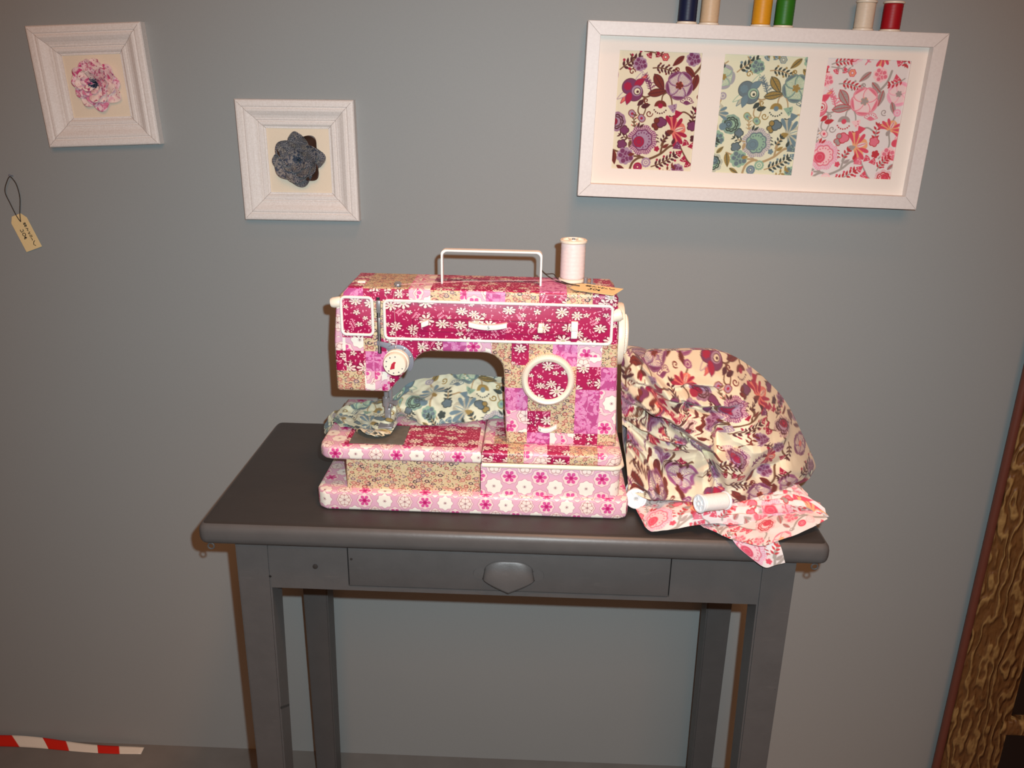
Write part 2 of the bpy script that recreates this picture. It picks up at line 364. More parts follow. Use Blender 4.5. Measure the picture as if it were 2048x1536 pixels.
# ---------------------------------------------------------------- node materials
class N:
    """tiny expression layer over math nodes"""
    def __init__(s, nt, k): s.nt = nt; s.k = k
    def _m(s, op, b=None, c=None, rev=False):
        n = s.nt.nodes.new('ShaderNodeMath'); n.operation = op
        for i, v in enumerate(((b, s) if rev else (s, b, c))):
            if v is None: continue
            if isinstance(v, N): s.nt.links.new(v.k, n.inputs[i])
            else: n.inputs[i].default_value = v
        return N(s.nt, n.outputs[0])
    def __add__(s, b): return s._m('ADD', b)
    __radd__ = __add__
    def __sub__(s, b): return s._m('SUBTRACT', b)
    def __rsub__(s, b): return s._m('SUBTRACT', b, rev=True)
    def __mul__(s, b): return s._m('MULTIPLY', b)
    __rmul__ = __mul__
    def __truediv__(s, b): return s._m('DIVIDE', b)
    def lt(s, b, e=None):
        if e is None: return s._m('LESS_THAN', b)
        return ((b - s) / e + .5).clamp() if isinstance(b, N) else ((s * -1 + b) / e + .5).clamp()
    def gt(s, b): return s._m('GREATER_THAN', b)
    def clamp(s):
        r = s._m('ADD', 0.0); r.k.node.use_clamp = True; return r
    def f(s, op, b=None): return s._m(op, b)
def vec(nt, x, y, z=0.):
    n = nt.nodes.new('ShaderNodeCombineXYZ')
    for i, v in enumerate((x, y, z)):
        if isinstance(v, N): nt.links.new(v.k, n.inputs[i])
        else: n.inputs[i].default_value = v
    return n.outputs[0]
def sep(nt, k):
    n = nt.nodes.new('ShaderNodeSeparateXYZ'); nt.links.new(k, n.inputs[0]); return [N(nt, o) for o in n.outputs]
def mixc(nt, f, a, b):
    n = nt.nodes.new('ShaderNodeMix'); n.data_type = 'RGBA'
    for i, v in ((0, f), (6, a), (7, b)):
        if isinstance(v, N): nt.links.new(v.k, n.inputs[i])
        elif isinstance(v, bpy.types.NodeSocket): nt.links.new(v, n.inputs[i])
        elif isinstance(v, (tuple, list)): n.inputs[i].default_value = (*lin(v), 1)
        else: n.inputs[i].default_value = v
    return n.outputs[2]
def noise(nt, v, scale, detail=3, rough=.55, dist=0., color=False):
    n = nt.nodes.new('ShaderNodeTexNoise'); n.inputs['Scale'].default_value = scale; n.inputs['Detail'].default_value = detail
    n.inputs['Roughness'].default_value = rough; n.inputs['Distortion'].default_value = dist
    if v is not None: nt.links.new(v, n.inputs['Vector'])
    return n.outputs[1] if color else N(nt, n.outputs[0])
def voro(nt, v, scale, rand=1.):
    n = nt.nodes.new('ShaderNodeTexVoronoi'); n.voronoi_dimensions = '2D'; n.inputs['Scale'].default_value = scale; n.inputs['Randomness'].default_value = rand
    nt.links.new(v, n.inputs['Vector']); return n.outputs['Position'], n.outputs['Color'], N(nt, n.outputs['Distance'])
def vsub(nt, a, b):
    n = nt.nodes.new('ShaderNodeVectorMath'); n.operation = 'SUBTRACT'; nt.links.new(a, n.inputs[0]); nt.links.new(b, n.inputs[1]); return n.outputs[0]
def mat(name, color=(.8, .8, .8), rough=.6, metal=0., build=None, bump=None, spec=.5, sheen=0., coat=0.):
    m = bpy.data.materials.new(name); m.use_nodes = True; nt = m.node_tree; b = nt.nodes['Principled BSDF']
    b.inputs['Roughness'].default_value = rough; b.inputs['Metallic'].default_value = metal
    b.inputs['Specular IOR Level'].default_value = spec; b.inputs['Sheen Weight'].default_value = sheen; b.inputs['Coat Weight'].default_value = coat
    if build is None:      # slight procedural unevenness so that nothing is dead flat
        tc = nt.nodes.new('ShaderNodeTexCoord').outputs['Object']
        n = noise(nt, tc, 60, 3); k = mixc(nt, n, tuple(c * .955 for c in color), tuple(min(1, c * 1.03) for c in color))
    else: k = build(nt)
    nt.links.new(k, b.inputs['Base Color'])
    if bump:
        v, s, d = bump(nt); bn = nt.nodes.new('ShaderNodeBump'); bn.inputs['Strength'].default_value = s; bn.inputs['Distance'].default_value = d
        nt.links.new(v.k, bn.inputs['Height']); nt.links.new(bn.outputs[0], b.inputs['Normal'])
    return m
def OC(nt): return nt.nodes.new('ShaderNodeTexCoord').outputs['Object']
def UVm(nt): return nt.nodes.new('ShaderNodeUVMap').outputs[0]

# -- the four cottons of the patchwork; uv is in metres
def flower8(nt, uv, scale, R, seed, n=8., prob=.25, rand=.75):
    sh = nt.nodes.new('ShaderNodeVectorMath'); sh.operation = 'ADD'; sh.inputs[1].default_value = (seed * .0371, seed * .0213, 0); nt.links.new(uv, sh.inputs[0]); uv = sh.outputs[0]
    p, c, _ = voro(nt, uv, scale, rand); lx, ly, _ = sep(nt, vsub(nt, uv, p)); r1, r2, r3 = sep(nt, c)
    ly = ly * (1.0 + .55 * r3); r = (lx * lx + ly * ly).f('SQRT'); a = ly.f('ARCTAN2', lx) + r1 * 6.28
    Rr = (r2 * .5 + .72) * R
    cs = (a * n).f('COSINE')
    on = r3.gt(prob)
    petal = r.lt(Rr * (.86 + .14 * cs), R * .12) * (cs.gt(-.45)._m('MAXIMUM', r.lt(Rr * .36))) * on
    rim = r.lt(Rr * 1.05) * on
    heart = r.lt(Rr * .26, R * .1) * on
    return petal, heart, rim, lx, ly, r, Rr, r1, on
def leaves(nt, uv, scale, seed, L=.0016, W=.0007, prob=.3):
    sh = nt.nodes.new('ShaderNodeVectorMath'); sh.operation = 'ADD'; sh.inputs[1].default_value = (seed * .0173, seed * .0291, 0); nt.links.new(uv, sh.inputs[0]); uv = sh.outputs[0]
    p, c, _ = voro(nt, uv, scale, .9); lx, ly, _ = sep(nt, vsub(nt, uv, p)); r1, r2, r3 = sep(nt, c)
    a = r1 * 6.28; co, si = a.f('COSINE'), a.f('SINE'); x = lx * co + ly * si; y = ly * co - lx * si
    d = (x / L) * (x / L) + (y / W) * (y / W)
    return d.lt(1.0, .35) * r3.gt(prob), r2
def sprays(nt, uv, scale, seed, prob=.45):
    sh = nt.nodes.new('ShaderNodeVectorMath'); sh.operation = 'ADD'; sh.inputs[1].default_value = (seed * .0273, seed * .0191, 0); nt.links.new(uv, sh.inputs[0]); uv = sh.outputs[0]
    p, c, _ = voro(nt, uv, scale, .8); lx, ly, _ = sep(nt, vsub(nt, uv, p)); r1, r2, r3 = sep(nt, c)
    a = r1 * 6.28; co, si = a.f('COSINE'), a.f('SINE'); x = lx * co + ly * si; y = (ly * co - lx * si).f('ABSOLUTE')
    xs = x - y * .6; q = (xs / .0021)._m('FRACT') - .5
    d = (q / .34) * (q / .34) + ((y - .0019) / .0014) * ((y - .0019) / .0014)
    return d.lt(1.0, .4) * x.f('ABSOLUTE').lt(.0052) * r3.gt(prob)
def fab_crimson(nt):
    uv = UVm(nt); bg = (.635, .055, .285); cream = (.93, .83, .79); rosy = (.93, .62, .70)
    k = mixc(nt, noise(nt, uv, 900, 2), bg, (.67, .08, .32))
    l, v = leaves(nt, uv, 150, 3, .0017, .0007, .35); k = mixc(nt, l, k, rosy)
    l, v = leaves(nt, uv, 210, 9, .0009, .0006, .6); k = mixc(nt, l, k, rosy)
    s = sprays(nt, uv, 52, 5, .45); k = mixc(nt, s, k, rosy)
    for sc, R, sd, pr in ((66, .0040, 1, .45), (46, .0088, 2, .28)):
        petal, heart, rim, *_ = flower8(nt, uv, sc, R, sd, 8. if R > .006 else 5., pr)
        k = mixc(nt, rim, k, (.52, .05, .24)); k = mixc(nt, petal, k, cream); k = mixc(nt, heart, k, (.74, .70, .60))
    return k
def fab_pink(nt, CW=.040, CH=.0290, rows=True, q=1.):
    uv = UVm(nt); u, v, _ = sep(nt, uv); k = mixc(nt, noise(nt, uv, 700, 2), (.87, .66, .74), (.90, .71, .78))
    for par in (0, 1):
        uu = u / CW + .5 * par; vv = v / CH + .5 * par
        iu = ((vv._m('FLOOR') * .5)._m('FRACT') * 2.0 + 1.0 if par else vv * 0.0) if rows else uu._m('FLOOR') + vv._m('FLOOR') * 2.0 - (.5 if par else 0.0); fx = (uu._m('FRACT') - .5) * CW; fy = (vv._m('FRACT') - .5) * CH
        r = (fx * fx + fy * fy).f('SQRT'); a = fy.f('ARCTAN2', fx)
        ty = ((iu + (0.0 if rows else 1.5) * par + 300.05) / 3.0)._m('FRACT') * 3.0           # 0 magenta, 1 solid cream, 2 outlined
        m0, m2 = ty.lt(.5), ty.gt(1.5); m1 = 1.0 - m0._m('MAXIMUM', m2)
        c6 = (a * 6.0).f('COSINE'); c8 = (a * 8.0).f('COSINE')
        halo = r.lt(.0108 * q + .0006 * c8, .0008); k = mixc(nt, halo * (m0._m('MAXIMUM', m2)), k, (.94, .82, .81))
        line = (r - (.0110 * q + .0006 * c8)).f('ABSOLUTE').lt(.00032, .0003); k = mixc(nt, line * .75, k, (.72, .52, .52))
        pet = r.lt(.0076 * q + .0011 * c6, .0008) * (c6.gt(-.84)._m('MAXIMUM', r.lt(.003)))
        k = mixc(nt, pet * m0, k, (.84, .33, .58)); k = mixc(nt, r.lt(.0026, .002) * m0, k, (.72, .10, .40))
        w = r.lt(.0105 * q + .0008 * c8, .0008); k = mixc(nt, w * m1, k, (.95, .92, .87))
        pl = (r - (.0082 * q + .0008 * c6)).f('ABSOLUTE').lt(.00035, .0003)._m('MAXIMUM', c6.lt(-.955) * r.lt(.008))
        k = mixc(nt, r.lt(.0082) * m2, k, (.94, .87, .83)); k = mixc(nt, pl * m2, k, (.70, .45, .45))
        st = r.lt(.0008)._m('MAXIMUM', (c8.gt(.55)) * r.lt(.0024)); k = mixc(nt, st * (1.0 - m0), k, (.50, .14, .30))
    return k
def fab_ditsy(nt):
    uv = UVm(nt); k = mixc(nt, noise(nt, uv, 420, 3), (.80, .69, .55), (.85, .78, .65))
    l, v = leaves(nt, uv, 420, 2, .0013, .0004, .2); k = mixc(nt, l, k, (.80, .72, .50))
    l, v = leaves(nt, uv, 300, 7, .0010, .00055, .45); k = mixc(nt, l, k, (.34, .29, .23))
    for sc, R, sd, pr, cols in ((215, .0014, 4, .45, ((.45, .36, .36), (.75, .45, .42))), (118, .0036, 1, .25, ((.66, .38, .34), (.73, .47, .42))), (118, .0032, 8, .55, ((.52, .44, .46), (.32, .25, .27)))):
        petal, heart, rim, lx, ly, r, Rr, r1, on = flower8(nt, uv, sc, R, sd, 7., pr, .9)
        body = r.lt(Rr * .95, R * .15) * on
        k = mixc(nt, body, k, mixc(nt, r1.gt(.5), cols[0], cols[1])); k = mixc(nt, r.lt(Rr * .48, R * .15) * on, k, (.86, .72, .62))
        k = mixc(nt, r.lt(Rr * .16) * on, k, cols[0])
    return k
def fab_damask(nt):
    uv = UVm(nt); k = mixc(nt, noise(nt, uv, 600, 2), (.70, .28, .52), (.75, .34, .56)); fg = (.83, .50, .69)
    w = nt.nodes.new('ShaderNodeVectorMath'); w.operation = 'MULTIPLY_ADD'; nt.links.new(noise(nt, uv, 70, 2, color=True), w.inputs[0])
    w.inputs[1].default_value = (.007, .007, 0); nt.links.new(uv, w.inputs[2]); wu = w.outputs[0]
    l, v = leaves(nt, wu, 62, 3, .0105, .0036, .0); k = mixc(nt, l, k, fg)
    l, v = leaves(nt, wu, 85, 6, .0070, .0024, .1); k = mixc(nt, l, k, (.86, .57, .73))
    x = noise(nt, wu, 110, 1); k = mixc(nt, (x - .5).f('ABSOLUTE').lt(.012, .01), k, (.74, .24, .52))
    petal, heart, *_ = flower8(nt, uv, 60, .0065, 5, 5., .45); k = mixc(nt, petal, k, (.85, .54, .72)); k = mixc(nt, heart, k, (.78, .30, .58))
    return k
def weave(nt):
    uv = UVm(nt); u, v, _ = sep(nt, uv)
    return noise(nt, uv, 260, 3), .12, .0006
def varnish(name, build): return mat(name, build=build, rough=.42, bump=weave, spec=.45)
M_CRIM, M_PINK, M_DITSY, M_DAM = (varnish('crimson_cotton', fab_crimson), varnish('pink_flower_cotton', fab_pink), varnish('ditsy_cotton', fab_ditsy), varnish('damask_cotton', fab_damask))
M_PINKROW = varnish('pink_flower_cotton_rows', lambda nt: fab_pink(nt, .0265, .0360, False, .9))
PATCH = [M_CRIM, M_PINK, M_DITSY, M_DAM]
def cloth_build(nt):
    n = nt.nodes.new('ShaderNodeVertexColor'); n.layer_name = 'print'; return n.outputs[0]
M_CLOTH = mat('printed_lawn', build=cloth_build, rough=.75, spec=.25, sheen=.15, bump=lambda nt: (noise(nt, OC(nt), 1400, 2), .06, .0004))
M_PAPERPRINT = mat('framed_print', build=cloth_build, rough=.8, spec=.2)
M_WHITE = mat('white_enamel', (.95, .93, .90), .35, spec=.5)
M_CREAM = mat('cream_plastic', (.96, .91, .83), .38)
M_WPAINT = mat('white_painted_wood', build=lambda nt: mixc(nt, noise(nt, OC(nt), 240, 4), (.86, .82, .80), (.93, .90, .88)), rough=.45,
               bump=lambda nt: (noise(nt, OC(nt), 500, 2), .08, .0006))
def washed(nt):
    x, y, z = sep(nt, OC(nt)); n = noise(nt, vec(nt, x * 90., y * 90., z * 90.), 5, 4, .7)
    return mixc(nt, (n - .38)._m('MULTIPLY', 3.5).clamp(), (.875, .835, .805), (.93, .90, .88))
M_WASH = mat('whitewashed_moulding', build=washed, rough=.6, bump=lambda nt: (noise(nt, OC(nt), 700, 3), .15, .0006))
M_STEEL = mat('brushed_steel', build=lambda nt: mixc(nt, noise(nt, OC(nt), 300, 3), (.58, .58, .60), (.68, .67, .67)), rough=.3, metal=.5)
M_PLATE = mat('worn_steel_plate', build=lambda nt: mixc(nt, noise(nt, OC(nt), 90, 4), (.36, .36, .33), (.52, .51, .47)), rough=.4, metal=.3)
M_DARK = mat('black_slot', (.09, .08, .09), .6)
M_GREY = mat('grey_metal', (.55, .57, .62), .35, metal=.3)
M_INK = mat('black_ink', (.10, .08, .07), .7)
M_TAG = mat('manila_card', build=lambda nt: mixc(nt, noise(nt, OC(nt), 400, 4), (.90, .79, .57), (.95, .85, .64)), rough=.8)
M_STRING = mat('dark_string', (.25, .20, .16), .9)
M_CANVAS = mat('cream_canvas', build=lambda nt: mixc(nt, noise(nt, OC(nt), 900, 2), (.90, .83, .73), (.94, .87, .78)), rough=.9, bump=lambda nt: (noise(nt, OC(nt), 1600, 2), .15, .0004))
M_MAT = mat('cream_mount_board', build=lambda nt: mixc(nt, noise(nt, OC(nt), 700, 2), (.93, .885, .845), (.95, .905, .86)), rough=.85)
M_SPOOL = mat('spool_plastic', (.93, .88, .80), .4)
M_SPOOLW = mat('white_spool_plastic', (.93, .94, .94), .35)

# ---------------------------------------------------------------- room shell
def wall_paint(nt):
    tc = OC(nt); x, y, z = sep(nt, tc)
    weave_n = noise(nt, vec(nt, x * 900., y * 900., z * 160.), 1, 2) * .5 + noise(nt, vec(nt, x * 160., y * 160., z * 900.), 1, 2) * .5
    big = noise(nt, tc, 2.2, 3)
    return mixc(nt, weave_n * .6 + big * .4, (.560, .570, .566), (.610, .620, .616))
M_WALL = mat('grey_wall_paint', build=wall_paint, rough=.62, spec=.3, bump=lambda nt: (noise(nt, OC(nt), 420, 3), .12, .0008))
M_FLOOR = mat('grey_floor', build=lambda nt: mixc(nt, noise(nt, OC(nt), 14, 5), (.42, .40, .38), (.51, .49, .47)), rough=.6, bump=lambda nt: (noise(nt, OC(nt), 90, 4), .1, .001))
b = bmesh.new(); box(b, -2.2, 2.0, 0, .06, 0, 2.6); struct(obj('wall_back', b, M_WALL, smooth=False))
b = bmesh.new(); box(b, -2.2, 2.0, -2.6, .06, -.05, 0); struct(obj('floor', b, M_FLOOR, smooth=False))
def carved(nt):
    tc = OC(nt); x, y, z = sep(nt, tc)
    w = nt.nodes.new('ShaderNodeTexWave'); w.inputs['Scale'].default_value = 9; w.inputs['Distortion'].default_value = 16; w.inputs['Detail'].default_value = 2.5
    w.inputs['Detail Scale'].default_value = 2.2; w.bands_direction = 'X'; nt.links.new(vec(nt, x * 1.6, y, z * .55), w.inputs[0])
    h = N(nt, w.outputs['Fac']); n = noise(nt, tc, 70, 4)
    k = mixc(nt, n, (.36, .22, .11), (.52, .36, .19))
    return mixc(nt, ((h - .62) * 3.).clamp() * (n * 1.3 - .1).clamp(), k, (.72, .58, .36))
def carved_h(nt):
    x, y, z = sep(nt, OC(nt)); w = nt.nodes.new('ShaderNodeTexWave'); w.inputs['Scale'].default_value = 9; w.inputs['Distortion'].default_value = 16
    w.inputs['Detail'].default_value = 2.5; w.inputs['Detail Scale'].default_value = 2.2; w.bands_direction = 'X'; nt.links.new(vec(nt, x * 1.6, y, z * .55), w.inputs[0])
    return N(nt, w.outputs['Fac']), .8, .004
M_CARVE = mat('gilded_carved_wood', build=carved, rough=.5, bump=carved_h)
M_REDW = mat('red_brown_wood', (.42, .23, .18), .45)
M_DARKW = mat('dark_door_wood', (.14, .09, .07), .5)
b = bmesh.new(); box(b, .812, .922, -.030, 0, 0, 2.1, .004); door = struct(obj('door_1', b, M_CARVE))
b = bmesh.new(); tube(b, [(.807, -.022, 0), (.807, -.022, 2.1)], .0075, 12); obj('edge_bead', b, M_REDW, door)
b = bmesh.new(); box(b, .922, 1.9, -.012, 0, 0, 2.1); obj('door_leaf', b, M_DARKW, door)
b = bmesh.new(); box(b, .905, 1.9, -.034, -.006, .135, .168, .006); obj('door_rail', b, M_CARVE, door)

# ---------------------------------------------------------------- table
def table_paint(nt):
    tc = OC(nt); x, y, z = sep(nt, tc); n = noise(nt, tc, 26, 5, .65); k = mixc(nt, n, (.295, .288, .285), (.345, .335, .332))
    s = noise(nt, vec(nt, x * 22., y * 160., z * 160.), 1, 4, .7); k = mixc(nt, ((s - .62) * 5.).clamp() * .5, k, (.40, .38, .37))
    p, c, d = voro(nt, vec(nt, x, z + y * .7), 22, 1.); r1, r2, r3 = sep(nt, c)
    return mixc(nt, d.lt(r2 * .09, .02) * r1.gt(.86), k, (.14, .13, .125))
def top_paint(nt):
    tc = OC(nt); x, y, z = sep(nt, tc); n = noise(nt, vec(nt, x * 8., y * 26., z), 1, 5, .65); k = mixc(nt, n, (.180, .168, .160), (.235, .216, .205))
    k = mixc(nt, z.gt(.0140), mixc(nt, noise(nt, tc, 30, 5, .65), (.300, .290, .285), (.350, .338, .333)), k)      # the top is varnished darker than its rounded edge
    # chipped, rubbed-through paint along the front arris
    edge = ((z + .0165).f('ABSOLUTE').lt(.0035, .003)) * y.lt(-.4)
    chip = noise(nt, vec(nt, x * 70., y * 400., z * 400.), 1, 4, .7); k = mixc(nt, edge * ((chip - .57) * 10.).clamp(), k, (.74, .64, .52))
    p, c, d = voro(nt, vec(nt, x, y), 16, 1.); r1, r2, r3 = sep(nt, c)
    return mixc(nt, d.lt(.045, .03) * r1.gt(.92), k, (.62, .55, .46))
M_TABLE = mat('grey_table_paint', build=table_paint, rough=.42, bump=lambda nt: (noise(nt, OC(nt), 60, 5, .7), .22, .0016))
M_TOP = mat('worn_table_top_paint', build=top_paint, rough=.42, bump=lambda nt: (noise(nt, OC(nt), 45, 5, .7), .2, .0014))
XL, XR, YF, YB, H = -.4265, .3765, -.432, -.078, .76
table = thing('console_table', 'narrow grey painted wooden table with one drawer, standing against the wall', 'table', (-.022, -.255, 0))
b = bmesh.new(); box(b, XL, XR, YF, YB, .7285, H, .0115, 4); t_ = obj('tabletop', b, M_TOP, table)
# (the tabletop mesh is centred on the table's base, so shift it to carry its own origin at its upper face)
t_.data.transform(Matrix.Translation((0, 0, -H + .0155))); t_.location.z = H - .0155
def leg(x0, x1, tin, y0, y1, tyin):
    """square leg whose inner faces taper to the floor"""
    b = bmesh.new(); box(b, x0, x1, y0, y1, 0, .729)
    xo, xi = (x0, x1) if tin < 0 else (x1, x0); yo, yi = (y0, y1) if tyin < 0 else (y1, y0)
    for v in b.verts:
        if v.co.z < .1:
            if abs(v.co.x - xi) < 1e-5: v.co.x += (xo - xi) * .2
            if abs(v.co.y - yi) < 1e-5: v.co.y += (yo - yi) * .2
    bmesh.ops.bevel(b, geom=[e for e in b.edges], offset=.0022, segments=2, affect='EDGES')
    return obj('leg', b, M_TABLE, table)
LO, RO, LW = XL + .041, XR - .035, .045
for x0, x1, s in ((LO, LO + LW, -1), (RO - LW, RO, 1)):
    leg(x0, x1, s, YF + .017, YF + .017 + LW, -1); leg(x0, x1, s, -.142, -.097, 1)
AZ0, AZ1 = .659, .7287
b = bmesh.new(); box(b, LO + LW - .001, -.2385, YF + .0178, YF + .038, AZ0, AZ1); box(b, .1825, RO - LW + .001, YF + .0178, YF + .038, AZ0, AZ1); box(b, -.2385, .1825, YF + .0178, YF + .038, AZ0, .6655)
obj('apron', b, M_TABLE, table, False)
b = bmesh.new(); box(b, LO + .01, LO + .03, -.372, -.141, AZ0, AZ1); obj('side_rail', b, M_TABLE, table, False)
b = bmesh.new(); box(b, RO - .03, RO - .01, -.372, -.141, AZ0, AZ1); obj('side_rail', b, M_TABLE, table, False)
b = bmesh.new(); box(b, LO + LW - .001, RO - LW + .001, -.127, -.107, AZ0, AZ1); obj('back_rail', b, M_TABLE, table, False)
b = bmesh.new(); box(b, -.2372, .1812, YF + .0165, YF + .034, .6668, .7275, .0012, 2); drawer = obj('drawer', b, M_TABLE, table)
# shell shaped cup pull, painted over
nS, nT = 33, 15; V = np.zeros((nS, nT, 3))
for i in range(nS):
    s = -1 + 2 * i / (nS - 1)
    for j in range(nT):
        t = j / (nT - 1); zb = .6845 - .016 * (1 - abs(s)); zt = .7125 - .011 * abs(s) ** 3.5
        z = zt + (zb - zt) * t; e = max(0, 1 - abs(s) ** 3.2) ** .5
        V[i, j] = (-.0275 + .0335 * s * (.90 + .10 * t), YF + .0168 - .0085 * e * math.sin(PI / 2 * min(1, t * 1.15)) ** .8, z)
me = grid_mesh('drawer_pull', V); dp = finish('drawer_pull', me, M_TABLE, drawer)
md = dp.modifiers.new('thick', 'SOLIDIFY'); md.thickness = .0022; md.offset = 0
for x in (-.0655, .0105):
    b = bmesh.new(); lathe(b, [(.0085, 0), (.0080, .0012), (.0, .0016)], place((x, YF + .0168, .692), (0, -1, 0)), 20); obj('pull_lug', b, M_TABLE, drawer)
M_NAIL = mat('dark_nail', (.2, .18, .17), .5); b = bmesh.new()
lathe(b, [(.0035, 0), (.0034, .0008), (.001, .0012)], place((-.281, YF + .0166, .694), (0, -1, 0)), 14); obj('nail_head', b, M_NAIL, table)
b = bmesh.new(); lathe(b, [(.0018, 0), (.0016, .0006)], place((-.233, YF + .0163, .707), (0, -1, 0)), 12)
obj('nail_head', b, M_NAIL, drawer)
for x in (-.414, .362):
    b = bmesh.new(); tube(b, [(x + .0040 * math.cos(a), -.421, .7228 + .0040 * math.sin(a)) for a in [2 * PI * k / 16 for k in range(16)]], .0011, 6, closed=True)
    tube(b, [(x, -.421, .7267), (x, -.421, .7295)], .0012, 6); obj('screw_eye', b, M_TABLE, table)

# ---------------------------------------------------------------- sewing machine
mach = thing('sewing_machine', 'sewing machine covered in pink and crimson floral patchwork, standing on the grey table', 'sewing machine', (-.079, -.29, H))
def box_uv(bm, key=None):
    uvl = bm.loops.layers.uv.verify()
    for f in bm.faces:
        n = f.normal; c = f.calc_center_median(); ax = max(range(3), key=lambda i: abs(n[i]))
        o = key(c, n) if key else (0, 0)
        for l in f.loops:
            p = l.vert.co; l[uvl].uv = ((p.x + o[0], p.z + o[1]) if ax == 1 else (p.x + o[0], p.y - .25 + o[1]) if ax == 2 else (p.y + o[0], p.z + o[1]))
def cuts(bm, xs, zs=(), ys=()):
    for k, L in ((0, xs), (2, zs), (1, ys)):
        for v in L:
            co = [0, 0, 0]; no = [0, 0, 0]; co[k] = v; no[k] = 1
            bmesh.ops.bisect_plane(bm, geom=list(bm.verts) + list(bm.edges) + list(bm.faces), plane_co=co, plane_no=no, dist=1e-6)
def patched(name, bm, pick, xs, zs=(), ys=(), parent=None):
    cuts(bm, xs, zs, ys); bm.normal_update(); bmesh.ops.recalc_face_normals(bm, faces=bm.faces); cell = {}
    def key(c, n):
        q = (sum(c.x > x for x in xs), sum(c.z > z for z in zs), sum(c.y > y for y in ys)); r = random.Random(str(q))
        return (r.uniform(-.5, .5), r.uniform(-.5, .5))
    for f in bm.faces: f.material_index = 'ABCD'.index(pick(f.calc_center_median(), f.normal))
    box_uv(bm, key); return obj(name, bm, PATCH, parent, auto=35)
def seg(v, L, d):
    for lim, s in L:
        if v < lim: return s
    return d
BY0, BY1 = -.350, -.262
outline = [(-.2535, .916), (-.2562, .9185), (-.2565, .985), (-.2525, 1.028), (-.2462, 1.0425), (-.236, 1.0535), (.094, 1.0535), (.0998, 1.0475), (.1028, .98), (.1080, .8485), (-.036, .8485), (-.0385, .90)] \
    + arc(-.067, .946, .0265, 0, 90, 10) + [(-.134, .9725)] + [(-.143, .9705), (-.1505, .9645), (-.186, .9195), (-.1895, .916)]
TOPX = [-.242, -.217, -.19, -.16, -.133, -.096, -.064, -.04, .002, .036, .068]
COLX = [-.009, .021, .052, .083]; ZROW = [.866, .896, .927, .958, .9885]
def pick_body(c, n):
    x, z = c.x, c.z
    if n.y > .5: return 'B'
    if n.z > .72 and z > 1.045: return seg(x, [(-.217, 'A'), (-.16, 'C'), (-.133, 'B'), (.002, 'A'), (.036, 'D'), (.068, 'C')], 'A')
    if z > 1.037: return seg(x, list(zip(TOPX, 'CDAABCBDCAB'))[:11], 'A') if x < .036 else ('C' if x < .068 else 'A')
    if z > .9885:
        if x < -.2455: return 'B'
        if -.206 < x < -.190: return 'C'
        return 'A'
    if x < -.15:
        if z > .971: return seg(x, [(-.219, 'B'), (-.197, 'C')], 'A')
        if z > .944: return seg(x, [(-.217, 'A'), (-.187, 'D'), (-.168, 'B')], 'A')
        return seg(x, [(-.219, 'C'), (-.187, 'B')], 'A')
    if x < -.031 and z > .958: return seg(x, [(-.118, 'A'), (-.088, 'D'), (-.056, 'B')], 'C')
    col = sum(x > v for v in COLX); row = sum(z > v for v in ZROW)
    if row == 5 or row == 4: return 'ACDBC'[col]
    if row == 3: return ['C', 'C', 'C', 'A', 'D'][col]
    if row == 2: return ['D', 'C', 'C', 'D', 'B'][col]
    if row == 1: return ['B', 'A', 'C', 'D', 'B'][col]
    return ['C', 'D', 'B', 'A', 'C'][col]
b = bmesh.new(); prism(b, outline, BY0, BY1, .0062, 4)
patched('machine_body', b, pick_body, TOPX + [-.2455, -.219, -.206, -.197, -.187, -.168, -.15, -.118, -.088, -.056, -.031] + COLX, ZROW + [.944, .971, 1.037], (), mach)
# bed, free-arm extension, accessory box, motor housing and tray
BEDX = [-.033, -.012, .018, .047, .083]
def pick_bed(c, n):
    if c.y > -.352 and n.z > .5: return seg(c.x, [(-.052, 'B'), (-.012, 'CAB'[sum(c.y > v for v in (-.325, -.295))])], 'B')
    return seg(c.x, list(zip(BEDX, 'ACBAC')), 'B')
b = bmesh.new(); prism(b, [(-.0665, -.2), (-.0665, -.378), (.103, -.378), (.110, -.3745), (.1145, -.367), (.1145, -.2)], .832, .8490, .005, 3, 'z')
patched('machine_bed', b, pick_bed, BEDX + [-.052], (), (-.352, -.325, -.295), mach)
def pick_ext(c, n): return 'A' if n.z > .5 and -.2465 < c.x < -.072 and -.367 < c.y < -.297 else 'B'
b = bmesh.new(); prism(b, [(-.067, -.2), (-.067, -.378), (-.262, -.378), (-.270, -.375), (-.2765, -.368), (-.2785, -.357), (-.2785, -.2)], .8305, .8492, .005, 3, 'z')
cuts(b, [-.2465, -.072], (), (-.367, -.297)); b.normal_update(); bmesh.ops.recalc_face_normals(b, faces=b.faces)
for f in b.faces: f.material_index = 'ABCD'.index(pick_ext(f.calc_center_median(), f.normal))
box_uv(b, lambda c, n: (.004, .006)); obj('extension_table', b, [M_CRIM, M_PINKROW, M_DITSY, M_DAM], mach, auto=35)
b = bmesh.new(); box(b, -.2445, -.0685, -.3715, -.21, .785, .8315, .003, 3); bmesh.ops.recalc_face_normals(b, faces=b.faces); b.normal_update(); box_uv(b); obj('accessory_box', b, M_DITSY, mach)
b = bmesh.new(); prism(b, [(-.0672, -.2), (-.0672, -.377), (.102, -.377), (.1095, -.374), (.1138, -.366), (.1138, -.2)], .783, .831, .0015, 2, 'z')
bmesh.ops.recalc_face_normals(b, faces=b.faces); b.normal_update(); box_uv(b, lambda c, n: (.010, .0120)); obj('motor_housing', b, M_PINK, mach)
b = bmesh.new(); prism(b, [(-.270, -.383), (-.2795, -.377), (-.2845, -.366), (-.2845, -.2), (.126, -.2), (.126, -.372), (.123, -.380), (.114, -.3845)], H, .7880, .0055, 4, 'z')
